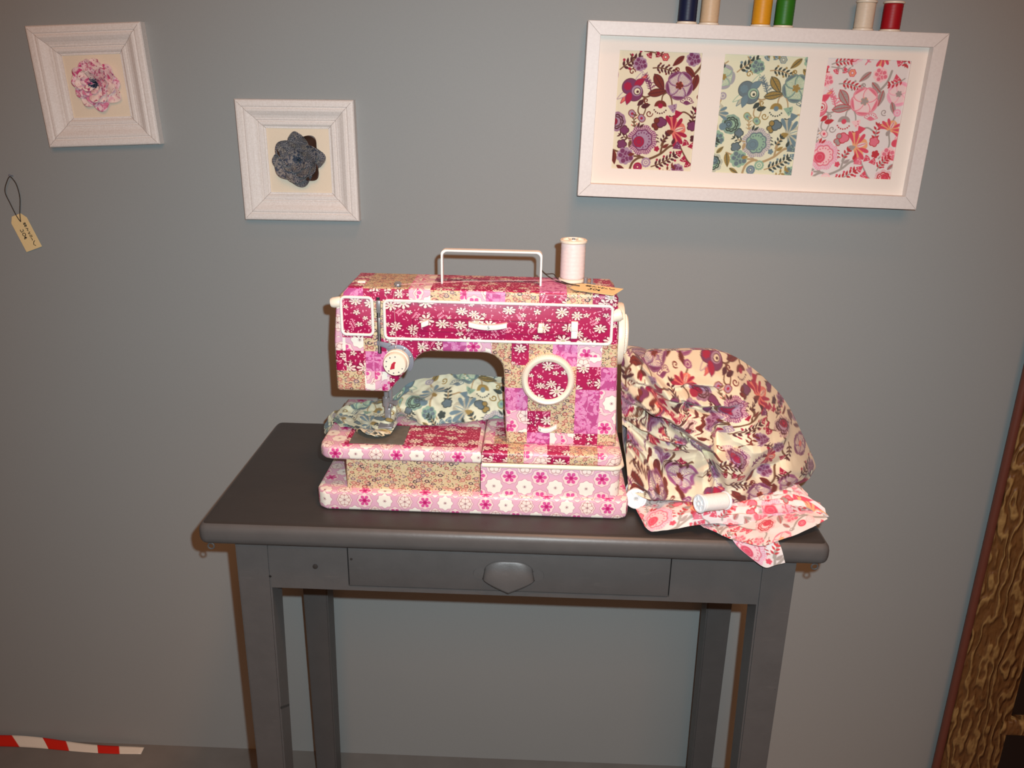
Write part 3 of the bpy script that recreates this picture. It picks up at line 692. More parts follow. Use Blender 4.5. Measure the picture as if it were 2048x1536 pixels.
bmesh.ops.recalc_face_normals(b, faces=b.faces); b.normal_update(); box_uv(b, lambda c, n: (-.006, -.002)); obj('base_tray', b, M_PINKROW, mach)
b = bmesh.new(); tube(b, [(-.0655, -.3785, .8305), (.103, -.3785, .8305), (.1105, -.3755, .8305), (.1150, -.368, .8305), (.1150, -.215, .8305)], .0032, 10); obj('trim_bead', b, M_CREAM, mach)
# panels with white piping
def panel(name, x0, x1, z0, z1, r, off, side=None, kids=True):
    b = bmesh.new(); prism(b, rrect(x0, x1, z0, z1, r), -.3528, -.349, .0006, 2); b.normal_update(); box_uv(b, lambda c, n: off); o = obj(name, b, M_CRIM, mach)
    b = bmesh.new(); tube(b, [(x, -.3530, z) for x, z in rrect(x0, x1, z0, z1, r)], .0019, 8, closed=True); obj('white_piping', b, M_WHITE, o, label='white piping around the panel'); return o
fp = panel('face_panel', -.2445, -.2055, .9935, 1.0415, .0055, (.33, .21))
cp = panel('control_panel', -.1905, .0930, .9895, 1.0385, .0055, (.14, .37))
# recessed slider track edges on the control panel
b = bmesh.new()
for z in (1.0165, 1.0005): tube(b, [(-.155, -.3530, z), (.038, -.3530, z)], .0005, 6)
for x in (-.155, .038): tube(b, [(x, -.3530, 1.0165), (x, -.3530, 1.0005)], .0005, 6)
obj('track_edge', b, mat('dark_crimson_seam', (.55, .04, .25), .5), cp)
b = bmesh.new(); box(b, -.2008, -.1962, -.3506, -.349, .968, 1.0415, .0004, 1); slot = obj('take_up_slot', b, M_DARK, mach)
b = bmesh.new(); box(b, -.2000, -.1950, -.3560, -.3505, 1.0225, 1.0385, .0008, 2); box(b, -.1990, -.1962, -.3545, -.3505, .995, 1.016, .0006, 2)
tube(b, [(-.1976, -.3525, 1.023), (-.1982, -.3525, .995), (-.1985, -.3525, .970)], .0009, 8); obj('take_up_lever', b, M_STEEL, mach)
# tension dial and its grey bracket
KC = Vector((-.1765, -.350, .9595))
b = bmesh.new(); pts = [(KC.x + .0215 * math.cos(a), KC.z + .0215 * math.sin(a)) for a in [math.radians(v) for v in range(-40, 121, 8)]] + [(KC.x - .006, KC.z + .0225), (-.2012, .9855), (-.2012, .9800), (-.190, .976), (KC.x - .008, KC.z + .008)]
prism(b, pts, -.3528, -.3495, .0006, 2); br = obj('tension_bracket', b, M_GREY, mach)
b = bmesh.new()
for a, q in ((20, .0016), (60, .0022), (95, .0016)): lathe(b, [(q, 0), (q, .001), (q * .5, .0015)], place((KC.x + .0185 * math.cos(math.radians(a)), -.3526, KC.z + .0185 * math.sin(math.radians(a))), (0, -1, 0)), 14)
obj('bracket_screw', b, M_STEEL, br)
b = bmesh.new(); lathe(b, [(.0163, 0), (.0163, .0075), (.0150, .0085), (.0146, .0125), (.0146, .0165), (.0138, .0178), (.0, .0178)], place(KC, (-.05, -1, -.02)), 40); kb = obj('tension_dial', b, M_CREAM, mach)
b = bmesh.new(); face = KC + Vector((-.05, -1, -.02)).normalized() * .0179
for k in range(10): a = 2 * PI * k / 10 + .2; lathe(b, [(.0010, 0), (.0008, .0004)], place(face + Vector((.0108 * math.cos(a), 0, .0108 * math.sin(a))), (-.05, -1, -.02)), 10)
obj('scale_dot', b, mat('grey_print', (.45, .45, .47), .5), kb)
b = bmesh.new(); prism(b, [(face.x - .0058, face.z - .0062), (face.x + .0002, face.z - .0048), (face.x + .0006, face.z + .0008), (face.x + .0022, face.z + .0040), (face.x - .0006, face.z + .0042), (face.x - .0036, face.z + .0012)], face.y - .0004, face.y + .0004)
obj('red_pointer', b, mat('red_print', (.72, .12, .22), .5), kb, label='small red mark on the dial face')
# big stitch selector: ivory ring around a crimson disc
DC = Vector((.0160, -.350, .9415))
b = bmesh.new(); lathe(b, [(.0325, 0), (.0335, .002), (.0335, .0095), (.0322, .0122), (.0300, .0138), (.0272, .0128), (.0255, .0110), (.0250, .0070)], place(DC, (0, -1, 0)), 72, capped=False); dial = obj('stitch_dial', b, M_CREAM, mach)
b = bmesh.new()
for k in range(72):
    a = 2 * PI * k / 72; p = Vector((DC.x + .0335 * math.cos(a), 0, DC.z + .0335 * math.sin(a))); tube(b, [p + Vector((0, -.3535, 0)), p + Vector((0, -.3585, 0))], .0007, 5)
obj('grip_rib', b, M_CREAM, dial)['kind'] = 'stuff'
b = bmesh.new(); lathe(b, [(.0258, .0070), (.0252, .0098), (.0, .0104)], place(DC, (0, -1, 0)), 64); b.normal_update(); box_uv(b, lambda c, n: (.52, .11)); obj('dial_disc', b, M_CRIM, dial, label='crimson floral disc inside the ivory ring')
# sliders and small levers
def strokes(name, L, parent, m, r=.00035, y=-.36):
    b = bmesh.new()
    for s in L: tube(b, [(x, y, z) for x, z in s], r, 5)
    return obj(name, b, m, parent)
b = bmesh.new(); box(b, -.1440, -.1345, -.3610, -.3522, 1.0065, 1.0135, .0012, 2)
for v in b.verts:
    if v.co.x > -.139: v.co.z += .003
obj('slide_lever', b, M_WHITE, mach)
nS = 25; b = bmesh.new(); top = []; bot = []
for i in range(nS):
    s = -1 + 2 * i / (nS - 1); x = -.0610 + .0240 * s; z = 1.0088 + .0035 * s * s; h = .0036
    top.append((x, z + h * .8)); bot.append((x, z - h))
prism(b, bot + top[::-1], -.3600, -.3522, .0010, 2); sl = obj('stitch_length_lever', b, M_WHITE, mach)
strokes('numeral', [[(-.0590, 1.0107), (-.0607, 1.0107), (-.0609, 1.0090), (-.0598, 1.0092), (-.0590, 1.0084), (-.0593, 1.0074), (-.0609, 1.0072)]], sl, M_INK, .0003, -.3602)
b = bmesh.new(); box(b, .0010, .0080, -.3600, -.3522, 1.0035, 1.0105, .0012, 2); box(b, .0018, .0072, -.3570, -.3522, 1.0095, 1.0150, .001, 2); obj('needle_position_button', b, M_CREAM, mach)
b = bmesh.new(); box(b, .0425, .0510, -.3580, -.3522, 1.0065, 1.0185, .0008, 2); box(b, .0430, .0505, -.3570, -.3522, .9965, 1.0063, .0008, 2)
for k in range(3): box(b, .0428, .0507, -.3584, -.357, .9985 + k * .0022, .9993 + k * .0022)
obj('rocker_switch', b, M_WHITE, mach)
b = bmesh.new(); pts = []; up_ = []
for i in range(17):
    t = i / 16; x = .0055 + .024 * t; z = .8735 - .0032 * math.sin(PI * t * 1.1) + .003 * t * t; pts.append((x, z - .0030)); up_.append((x, z + .0030))
prism(b, pts + up_[::-1], -.3565, -.3495, .0010, 2); dl = obj('drop_feed_lever', b, M_WHITE, mach)
strokes('numeral', [[(.0078 + .0008 * math.cos(a), .8728 + .0012 * math.sin(a)) for a in [2 * PI * k / 10 for k in range(11)]]], dl, M_INK, .00028, -.3567)
# carrying handle
hx0, hx1, hz = -.1235, .0045, 1.0970; path = [(hx0, 1.050), (hx0, hz - .006)] + [(hx0 + .006 + .006 * math.cos(a), hz - .006 + .006 * math.sin(a)) for a in [PI - PI / 2 * k / 6 for k in range(1, 7)]] + [(hx1 - .006 + .006 * math.cos(a), hz - .006 + .006 * math.sin(a)) for a in [PI / 2 - PI / 2 * k / 6 for k in range(7)]] + [(hx1, 1.050)]
inner = [(x + (.0026 if x < (hx0 + hx1) / 2 else -.0026), z) for x, z in path]; cx = (hx0 + hx1) / 2
inner = [(cx + (x - cx) * (1 - .0026 / .064), z - (.0026 if z > hz - .007 else 0)) for x, z in path]
b = bmesh.new(); prism(b, path + inner[::-1], -.3180, -.3060, .0005, 1); obj('carrying_handle', b, M_WHITE, mach, auto=30)
# hand wheel on the right end
b = bmesh.new(); lathe(b, [(.034, 0), (.0400, .0010), (.0405, .003), (.0405, .0070), (.0395, .0090), (.0375, .0096), (.0, .0096)], place((.1020, -.306, .9905), (1, 0, 0)), 72); wheel = obj('hand_wheel', b, M_CREAM, mach)
b = bmesh.new(); lathe(b, [(.0255, 0), (.0255, .0040), (.0240, .0055), (.0, .0055)], place((.1116, -.306, .990), (1, 0, 0)), 60)
for k in range(60):
    a = 2 * PI * k / 60; tube(b, [(.1116, -.306 + .0255 * math.cos(a), .990 + .0255 * math.sin(a)), (.1155, -.306 + .0255 * math.cos(a), .990 + .0255 * math.sin(a))], .0006, 5)
obj('clutch_knob', b, M_CREAM, wheel)
b = bmesh.new(); lathe(b, [(.0, -.008), (.0055, -.0075), (.0068, -.004), (.0068, .004), (.0055, .0075), (.0, .008)], place((-.2510, -.3465, 1.0330), (1, 0, .15)), 24); obj('hinge_knob', b, M_CREAM, mach)
b = bmesh.new(); lathe(b, [(.0, -.009), (.0062, -.0085), (.0078, -.005), (.0085, .004), (.0075, .0085), (.0, .0095)], place((.0970, -.3455, 1.0250), (1, 0, .35)), 24); obj('hinge_knob', b, M_CREAM, mach)
# needle bar, clamp, presser foot and plate
b = bmesh.new(); tube(b, [(-.199, -.315, .920), (-.199, -.315, .878)], .0028, 16); tube(b, [(-.199, -.315, .878), (-.199, -.315, .860)], .0009, 10)
lathe(b, [(.0048, 0), (.0048, .012)], place((-.199, -.315, .884), (0, 0, 1)), 18); obj('needle_bar', b, M_STEEL, mach)
b = bmesh.new(); tube(b, [(-.196, -.316, .8905), (-.184, -.322, .8905)], .0022, 12); tube(b, [(-.1865, -.3208, .8905), (-.184, -.322, .8905)], .0036, 14); obj('clamp_screw', b, M_STEEL, mach)
b = bmesh.new(); tube(b, [(-.1955, -.302, .920), (-.1955, -.302, .874)], .0034, 14); box(b, -.2015, -.1935, -.3165, -.3000, .862, .880, .0012, 2); box(b, -.2075, -.1885, -.336, -.300, .8585, .8612, .0008, 2); obj('presser_foot', b, M_STEEL, mach)
b = bmesh.new(); box(b, -.2405, -.1690, -.3655, -.302, .8485, .8500, .0004, 1); obj('needle_plate', b, M_PLATE, mach)
# bits on top
b = bmesh.new(); box(b, -.2285, -.2185, -.3265, -.3165, 1.0530, 1.0560, .0008, 2); obj('light_switch', b, M_CREAM, mach)
b = bmesh.new(); lathe(b, [(.0045, 0), (.0045, .001), (.0018, .0016), (.0018, .004), (.0045, .0046), (.0050, .0055), (.0042, .0068), (.0, .0072)], place((-.1745, -.3405, 1.0520), (0, -.25, 1)), 24); obj('thread_guide', b, M_STEEL, mach)
b = bmesh.new(); tube(b, [(.0605, -.306, 1.0525), (.0605, -.306, 1.0635)], .0027, 14); tube(b, [(.0690, -.3015, 1.0525), (.0690, -.3015, 1.0615)], .0016, 12); box(b, .0640, .0735, -.3065, -.2965, 1.0530, 1.0550, .0006, 1); obj('bobbin_winder', b, M_STEEL, mach)
b = bmesh.new(); tube(b, [(.0440, -.2850, 1.053), (.0440, -.2850, 1.1095)], .0022, 12); obj('spool_pin', b, M_STEEL, mach)
b = bmesh.new(); tube(b, [(.028, -.2915, 1.0562), (-.09, -.3100, 1.0556), (-.1745, -.3455, 1.0572), (-.1780, -.3560, 1.046), (-.1760, -.3565, .99), (-.1770, -.3560, .979)], .00028, 5); obj('needle_thread', b, mat('pale_pink_thread', (.92, .72, .74), .8), mach)

# ---------------------------------------------------------------- thread spools
def thread_mat(name, c):
    d = tuple(v * .93 for v in c)
    def bld(nt):
        x, y, z = sep(nt, OC(nt)); return mixc(nt, (z * 3100. + x * 60.).f('SINE') * .35 + noise(nt, OC(nt), 300, 2), d, c)
    return mat(name, build=bld, rough=.45, spec=.4, bump=lambda nt: (((sep(nt, OC(nt))[2]) * 6200.).f('SINE'), .08, .0003))
CORES = {}
def spool(name, label, loc, r, h, m, axis=(0, 0, 1), group=None, roll=0., plastic=None, grp=None):
    root = thing(name, label, 'thread spool', loc, group); f = h * .075; key = (round(r, 4), round(h, 4), plastic or 'cream')
    if key not in CORES:
        b = bmesh.new()
        lathe(b, [(r * .30, 0), (r * .94, 0), (r, f * .25), (r, f * .8), (r * .95, f), (r * .62, f), (r * .62, h - f), (r * .95, h - f), (r, h - f * .8), (r, h - f * .25), (r * .94, h), (r * .80, h), (r * .78, h - f * .5), (r * .36, h - f * .5), (r * .34, h), (r * .22, h), (r * .20, h - f)], Matrix.Identity(4), 48)
        for k in range(6):
            a = PI / 3 * k; lathe(b, [(r * .045, 0), (r * .045, r * .46)], Matrix.Translation((r * .34 * math.cos(a), r * .34 * math.sin(a), h - f * .25)) @ Vector((0, 0, 1)).rotation_difference(Vector((math.cos(a), math.sin(a), 0))).to_matrix().to_4x4(), 8)
        bmesh.ops.recalc_face_normals(b, faces=b.faces); me = bpy.data.meshes.new('spool_core'); b.to_mesh(me); b.free()
        me.materials.append(M_SPOOLW if plastic else M_SPOOL); me.polygons.foreach_set('use_smooth', [True] * len(me.polygons)); me.set_sharp_from_angle(angle=math.radians(35)); CORES[key] = me
    o = bpy.data.objects.new('spool_core', CORES[key]); C.objects.link(o); o.parent = root
    b = bmesh.new(); lathe(b, [(r * .60, f), (r * .86, f), (r * .905, f * 1.5)] + [(r * (.905 + .006 * math.sin(k * 1.9)), f * 1.5 + (h - 3 * f) * k / 26) for k in range(1, 26)] + [(r * .905, h - f * 1.5), (r * .86, h - f), (r * .60, h - f)], Matrix.Identity(4), 48)
    me = bpy.data.meshes.new('thread_winding'); bmesh.ops.recalc_face_normals(b, faces=b.faces); b.to_mesh(me); b.free(); me.materials.append(m); me.polygons.foreach_set('use_smooth', [True] * len(me.polygons))
    w = bpy.data.objects.new('thread_winding', me); C.objects.link(w); w.parent = root
    q = Vector((0, 0, 1)).rotation_difference(Vector(axis).normalized()); root.rotation_mode = 'QUATERNION'; root.rotation_quaternion = q @ Matrix.Rotation(roll, 3, 'Z').to_quaternion(); return root
PALE = thread_mat('pale_pink_thread_winding', (.95, .87, .85)); WHITE_T = thread_mat('white_thread_winding', (.99, .97, .95))
spool('thread_spool', 'large spool of pale pink thread standing on top of the sewing machine', (.0440, -.2850, 1.0538), .0175, .0545, PALE)
spool('thread_spool', 'white thread spool lying on its side on the pink fabric in front of the heap', (.2470, -.3990, .8010), .0120, .0440, WHITE_T, (-.87, -.45, .10), plastic='w')
spool('thread_spool', 'white thread spool end-on beside the machine base, half covered by maroon cloth', (.1420, -.3240, .7760), .0140, .0400, WHITE_T, (-.12, -1, .12), plastic='w')

# ---------------------------------------------------------------- pictures on the wall
def ring_frame(prof, hw, hh):
    """moulding profile [(inset, y)] swept round a rectangle with mitred corners (local coords)"""
    b = bmesh.new(); R = []
    for ins, y in prof: R.append([b.verts.new((sx * (hw - ins), y, sz * (hh - ins))) for sx, sz in ((-1, -1), (1, -1), (1, 1), (-1, 1))])
    for A, B in zip(R[:-1], R[1:]):
        for k in range(4): b.faces.new((A[k], A[(k + 1) % 4], B[(k + 1) % 4], B[k]))
    for k in range(4): b.faces.new((R[-1][k], R[-1][(k + 1) % 4], R[0][(k + 1) % 4], R[0][k]))
    return b
def local(name, bm, mats, parent, smooth=True, auto=30, label=None):
    """link a mesh made in its parent's own coordinates"""
    bmesh.ops.recalc_face_normals(bm, faces=bm.faces); me = bpy.data.meshes.new(name); bm.to_mesh(me); bm.free(); return local_me(name, me, mats, parent, smooth, auto, label)
def local_me(name, me, mats, parent, smooth=True, auto=30, label=None):
    me.materials.append(mats)
    if smooth: me.polygons.foreach_set('use_smooth', [True] * len(me.polygons)); me.set_sharp_from_angle(angle=math.radians(auto))
    o = bpy.data.objects.new(name, me); C.objects.link(o); o.parent = parent
    if label: o['label'] = label
    return o
M_LINE = mat('mitre_joint_line', (.66, .60, .57), .8)  # slightly darker tone for the joint lines at the mitred frame corners
fr = thing('picture_frame', 'wide white frame holding three floral fabric prints, upper right of the wall', 'picture frame', (.3165, 0, 1.2530))
FA = math.radians(1.05)
local('frame', ring_frame([(0, -.0005), (0, -.0445), (.0006, -.045), (.0186, -.045), (.0190, -.0445), (.0190, -.0285), (.0190, -.003)], .2575, .1245), M_WPAINT, fr, False)
for sx, sz in ((-1, -1), (1, -1), (1, 1), (-1, 1)):
    b = bmesh.new(); tube(b, [(sx * .2569, -.04505, sz * .1239), (sx * .2390, -.04505, sz * .1060)], .00035, 4); local('mitre_joint', b, M_LINE, fr)
WX = (-.1475, .0065, .1565); ww, wh = .1205 / 2, .1690 / 2
b = bmesh.new(); xs = [-.2390]
for x in WX: xs += [x - ww, x + ww]
xs += [.2390]
for k in range(0, 8, 2): box(b, xs[k], xs[k + 1], -.0300, -.0280, -.1060, .1060)
for x in WX: box(b, x - ww, x + ww, -.0300, -.0280, wh + .002, .1060); box(b, x - ww, x + ww, -.0300, -.0280, -.1060, -wh + .002)
local('mount_board', b, M_MAT, fr, False)
b = bmesh.new(); box(b, -.2390, .2390, -.0270, -.0030, -.1060, .1060); local('backing_board', b, M_CANVAS, fr, False)
for x, pal, off in zip(WX, ('maroon', 'green', 'pink'), ((0, 0), (-.15, .02), (.24, -.10))):
    nu, nv = 260, 365; U, V = np.meshgrid(np.linspace(0, 1, nu), np.linspace(0, 1, nv), indexing='ij'); U = U.ravel(); V = V.ravel()
    col = print_colors(U * .1205 + off[0] * .121, V * .169 + off[1] * .121, pal, .0045)
    P = np.stack([x - ww + U * 2 * ww, np.full_like(U, -.0281), wh + .002 - V * 2 * wh], 1).reshape(nu, nv, 3)
    local_me('fabric_print', grid_mesh('fabric_print', P, col), M_PAPERPRINT, fr, False, label={'maroon': 'maroon and purple floral print on cream', 'green': 'blue-green and ochre floral print on cream', 'pink': 'pink and red floral print on white'}[pal])
fr.rotation_euler = (0, FA, 0)
SQ = [(0, -.0005), (0, -.0255), (.0015, -.0290), (.0040, -.0300), (.0100, -.0296), (.0112, -.0278), (.0128, -.0278), (.0140, -.0292), (.0170, -.0288), (.0200, -.0262), (.0235, -.0220), (.0275, -.0195), (.0300, -.0190), (.0308, -.0170), (.0322, -.0170), (.0330, -.0184), (.0370, -.0178), (.0395, -.0150), (.0400, -.0125), (.0430, -.0120), (.0430, -.004)]
SQ = [(i, y * .62) for i, y in SQ]
def square_frame(label, loc, half, ang, build_flower):
    t = thing('picture_frame', label, 'picture frame', loc)
    local('frame', ring_frame(SQ, half, half), M_WASH, t, True, 12)
    for sx, sz in ((-1, -1), (1, -1), (1, 1), (-1, 1)):
        b = bmesh.new(); P = [(sx * (half - i), y - .0002, sz * (half - i)) for i, y in SQ[3:20]]; tube(b, P, .00028, 4); local('mitre_joint', b, M_LINE, t)
    b = bmesh.new(); box(b, -half + .042, half - .042, -.0062, -.0035, -half + .042, half - .042); local('canvas_backing', b, M_CANVAS, t, False)
    build_flower(t); t.rotation_euler = (0, ang, 0); return t
def petal_mesh(L, W, curl, cup, seed, n=14, m=11):
    V = np.zeros((n, m, 3)); r = random.Random(seed); ph = r.uniform(0, 6)
    for i in range(n):
        t = i / (n - 1); w = W * math.sin(PI * (.16 + .62 * t)) ** .6
        for j in range(m):
            s = -1 + 2 * j / (m - 1); V[i, j] = (s * w * .5 , t * L * (1 - .22 * s * s * t * t), cup * s * s * t + curl * t * t + .0012 * math.sin(5 * t + 3 * s + ph))
    return V
def fabric_flower(t, cx, cz, layers, mats, heart, seed, label):
    root = bpy.data.objects.new('fabric_flower', bpy.data.meshes.new('fabric_flower')); C.objects.link(root); root.parent = t
    b = bmesh.new(); rr = random.Random(seed)
    for k in range(46):
        a = rr.uniform(0, 6.28); q = .0085 * math.sqrt(rr.random()); p = Vector((cx + q * math.cos(a), 0, cz + q * math.sin(a)))
        d = Vector((math.cos(a) * .35, -1, math.sin(a) * .35)).normalized(); y0 = -.0125 - .004 * rr.random()
        tube(b, [p + Vector((0, -.0070, 0)), Vector((p.x, y0 - .002, p.z)), Vector((p.x, y0 - .002, p.z)) + d * .004], [.0011, .0010, .0004], 5)
    me = root.data; bmesh.ops.recalc_face_normals(b, faces=b.faces); b.to_mesh(me); b.free(); me.materials.append(heart); me.polygons.foreach_set('use_smooth', [True] * len(me.polygons))
    for li, (n, L, W, lift, curl, cup, y0) in enumerate(layers):
        for k in range(n):
            a = 2 * PI * (k + .5 * li + rr.uniform(-.18, .18)) / n; Lk = L * rr.uniform(.85, 1.12); V = petal_mesh(Lk, W * rr.uniform(.85, 1.12), curl * rr.uniform(.4, 1.6), cup * rr.uniform(.5, 1.4), seed * 100 + li * 20 + k)
            x, y, z = V[..., 0], V[..., 1], V[..., 2]; yr = y + .003
            h = z + lift * y; ca, sa = math.cos(a), math.sin(a)
            Q = np.stack([cx + yr * ca - x * sa, np.minimum(y0 - h, -.0066), cz + yr * sa + x * ca], -1)
            me = grid_mesh('petal', Q); me.uv_layers.new(name='UVMap'); uv = np.stack([x, y], -1).reshape(-1, 2); li_ = np.zeros(len(me.loops), np.int32); me.loops.foreach_get('vertex_index', li_)
            uv = uv + np.array([rr.uniform(0, 1), rr.uniform(0, 1)]); me.uv_layers[0].data.foreach_set('uv', uv[li_].astype(np.float32).ravel())
            o = local_me('petal', me, mats[(k % 2) * 2 if (li == 0 and len(mats) == 3 and seed == 8) else rr.randrange(3 if seed == 3 else 2)], root, True, 60); md = o.modifiers.new('thick', 'SOLIDIFY'); md.thickness = .0005; md.offset = 0
    if label: root['label'] = label
def mottled(c1, c2, c3, sc, lo=.45):
    def bld(nt):
        uv = UVm(nt); n = noise(nt, uv, sc, 2, .6, .4); m = noise(nt, uv, sc * 2.3, 2)
        k = mixc(nt, ((n - lo) * 9.).clamp(), c1, c2); return mixc(nt, ((m - .58) * 10.).clamp(), k, c3)
    return bld
def scales(nt):
    uv = UVm(nt); n = nt.nodes.new('ShaderNodeTexVoronoi'); n.voronoi_dimensions = '2D'; n.feature = 'DISTANCE_TO_EDGE'; n.inputs['Scale'].default_value = 360; nt.links.new(uv, n.inputs['Vector'])
    e = N(nt, n.outputs['Distance']); g = noise(nt, uv, 90, 2)
    k = mixc(nt, ((g - .5) * 8.).clamp(), (.24, .25, .30), (.56, .53, .50)); return mixc(nt, e.lt(.09, .05), k, mixc(nt, ((g - .45) * 8.).clamp(), (.62, .60, .58), (.14, .13, .15)))
MF1 = [mat('pink_petal_cotton', build=mottled((.95, .83, .84), (.86, .50, .62), (.72, .16, .42), 130), rough=.85), mat('rose_petal_cotton', build=mottled((.94, .80, .80), (.80, .28, .48), (.62, .30, .50), 110, .5), rough=.85), mat('blush_petal_cotton', build=mottled((.96, .86, .82), (.90, .68, .72), (.70, .22, .42), 90, .55), rough=.85)]
MF2 = [mat('slate_petal_cotton', build=scales, rough=.8), mat('slate_petal_cotton_pale', build=mottled((.55, .52, .50), (.26, .28, .34), (.16, .15, .17), 240), rough=.8), mat('brown_petal_silk', (.27, .18, .14), .45)]
square_frame('white square frame with a pink fabric flower, far upper left of the wall', (-.6895, 0, 1.2785), .0885, math.radians(-2.9),
    lambda t: fabric_flower(t, .002, .004, [(9, .037, .027, .10, .001, .002, -.0085), (9, .031, .023, .22, .002, .002, -.0105), (8, .023, .018, .40, .003, .003, -.0125), (6, .014, .012, .7, .003, .002, -.0150)], MF1, mat('navy_flower_heart', (.16, .22, .34), .7), 3, 'pink and white fabric flower with a dark blue heart'))
square_frame('white square frame with a dark grey and brown fabric flower, left of the handle', (-.3810, 0, 1.1730), .0920, math.radians(-.45),
    lambda t: fabric_flower(t, .001, .003, [(8, .0385, .031, .10, .004, .004, -.0085), (6, .034, .033, .18, .006, .004, -.0105), (5, .025, .027, .32, .005, .003, -.0130), (5, .015, .017, .5, .003, .003, -.0155)], MF2, mat('blue_grey_heart', (.24, .29, .36), .7), 8, 'grey scale-patterned fabric flower with dark brown undersides'))
# six spools in pairs along the top edge of the wide frame
TOPN = Vector((math.sin(FA), 0, math.cos(FA)))
for px, nm, c, lab in ((.2055, 'navy', (.08, .11, .24), 'spool of navy blue thread, first from the left on the wide frame'), (.2375, 'beige', (.86, .74, .60), 'spool of beige thread right of the navy spool on the wide frame'),
                       (.3125, 'yellow', (.90, .62, .12), 'spool of golden yellow thread on top of the wide frame'), (.3450, 'green', (.18, .46, .10), 'spool of green thread right of the yellow spool on the wide frame'),
                       (.4600, 'cream', (.90, .83, .74), 'spool of cream thread left of the red spool on the wide frame'), (.4990, 'red', (.66, .05, .11), 'spool of red thread at the right end of the row on the wide frame')):
    dx = px - .3165; z = 1.2530 + .1245 / math.cos(FA) - dx * math.tan(FA)
    spool('thread_spool', lab, (px, -.0232, z + .0003), .0146, .0405 if nm != 'navy' else .046, thread_mat(nm + '_thread', c), TOPN, 'spools along the top of the wide frame')

# ---------------------------------------------------------------- tags
def card(name, label, loc, poly, thick, writing, string, rot=None, mt=M_TAG, ink=.00045):
    t = thing(name, label, 'tag', loc); b = bmesh.new(); prism(b, poly, -thick, 0, .0002, 1, 'z'); local('card', b, mt, t)
    b = bmesh.new()
    for s in writing: tube(b, [(x, y, .0003) for x, y in s], ink, 5)
    local('handwriting', b, M_INK, t)
    if rot is not None: t.rotation_mode = 'QUATERNION'; t.rotation_quaternion = rot
    if string:
        inv = (Matrix.Translation(loc) @ (rot.to_matrix().to_4x4() if rot is not None else Matrix.Identity(4))).inverted(); b = bmesh.new()
        for s in string:
            q = catmull([[p, p] for p in s], 40, 2)[:, 0]; tube(b, [inv @ Vector(p) for p in q], .0007, 6)
        local('string', b, M_STRING, t)
    return t
POLY = [(-.0085, .0), (.0085, .0), (.0150, -.0100), (.0150, -.0640), (-.0150, -.0640), (-.0150, -.0100)]
def rotm(xa, ya):
    x = Vector(xa).normalized(); y = Vector(ya); y = (y - x * y.dot(x)).normalized(); z = x.cross(y); return Matrix((x, y, z)).transposed().to_quaternion()
# handwriting runs along the length of the card: first line long and dark, price below it
def squig(seed, y0, y1, x, amp, n):
    r = random.Random(seed); return [(x + amp * r.uniform(-1, 1), y0 + (y1 - y0) * k / n) for k in range(n + 1)]
HASH = [[(.0085, -.0165), (.0040, -.0175)], [(.0085, -.0200), (.0040, -.0210)], [(.0075, -.0150), (.0072, -.0225)], [(.0052, -.0150), (.0050, -.0225)]]
WORD = [squig(1, -.0245, -.0300, .0060, .0022, 5), squig(2, -.0310, -.0350, .0060, .0018, 4), [(.0085, -.0375), (.0042, -.0372), (.0050, -.0400), (.0085, -.0392)], squig(4, -.0415, -.0455, .0064, .0020, 4), [(.0085, -.0470), (.0060, -.0480), (.0035, -.0520), (.0060, -.0550)]]
PRICE = [[(-.0010, -.0240), (-.0012, -.0275), (-.0035, -.0265), (-.0052, -.0285), (-.0062, -.0255), (-.0055, -.0235)], [(-.0034 + .0026 * math.cos(a), -.0325 + .0026 * math.sin(a)) for a in [2 * PI * k / 10 for k in range(11)]],
         [(-.0015, -.0385), (-.0035, -.0365), (-.0060, -.0380), (-.0062, -.0400)], [(-.0030, -.0360), (-.0032, -.0395)], [(-.0044, -.0360), (-.0046, -.0395)]]
wr = rotm((.9, 0, .33), (-.33, 0, .94))
card('price_tag', 'small cream price tag hanging on a string from a nail, far left of the wall', (-.8540, -.0035, 1.0770), [(x * .98, y * .93) for x, y in POLY], .0006, HASH + WORD + PRICE,
     [[(-.8480, -.004, 1.066), (-.853, -.004, 1.075), (-.860, -.004, 1.095), (-.8640, -.006, 1.115), (-.8560, -.007, 1.133), (-.8500, -.008, 1.1395)], [(-.8480, -.004, 1.066), (-.847, -.004, 1.080), (-.8425, -.004, 1.105), (-.8430, -.006, 1.125), (-.8470, -.007, 1.135), (-.8505, -.008, 1.1395)]], wr, ink=.00055)
b = bmesh.new(); lathe(b, [(.0008, 0), (.0008, .010), (.0018, .010), (.0016, .011), (.0, .0112)], place((-.8500, .001, 1.1390), (0, -1, .2)), 12)
tag(obj('nail', b, M_GREY), 'small nail in the wall holding the cream price tag', 'nail')
a0 = Vector((.0440, -.3265, 1.0570)); a1 = Vector((.0990, -.3580, 1.0580)); d = (a0 - a1).normalized()
mr = rotm((.50, .86, .10), d); 
card('price_tag', 'manila price tag lying on top of the sewing machine beside its spool', tuple(a0), [(x * .95, y * .98) for x, y in POLY], .0006, HASH + WORD + PRICE,
     [[(.052, -.331, 1.0582), (.044, -.326, 1.0582), (.030, -.308, 1.0560), (.019, -.285, 1.0555), (.008, -.272, 1.0600), (.004, -.268, 1.0640), (.010, -.270, 1.0590), (.020, -.274, 1.0600), (.027, -.288, 1.0552), (.043, -.324, 1.0575)]], mr, ink=.00035)

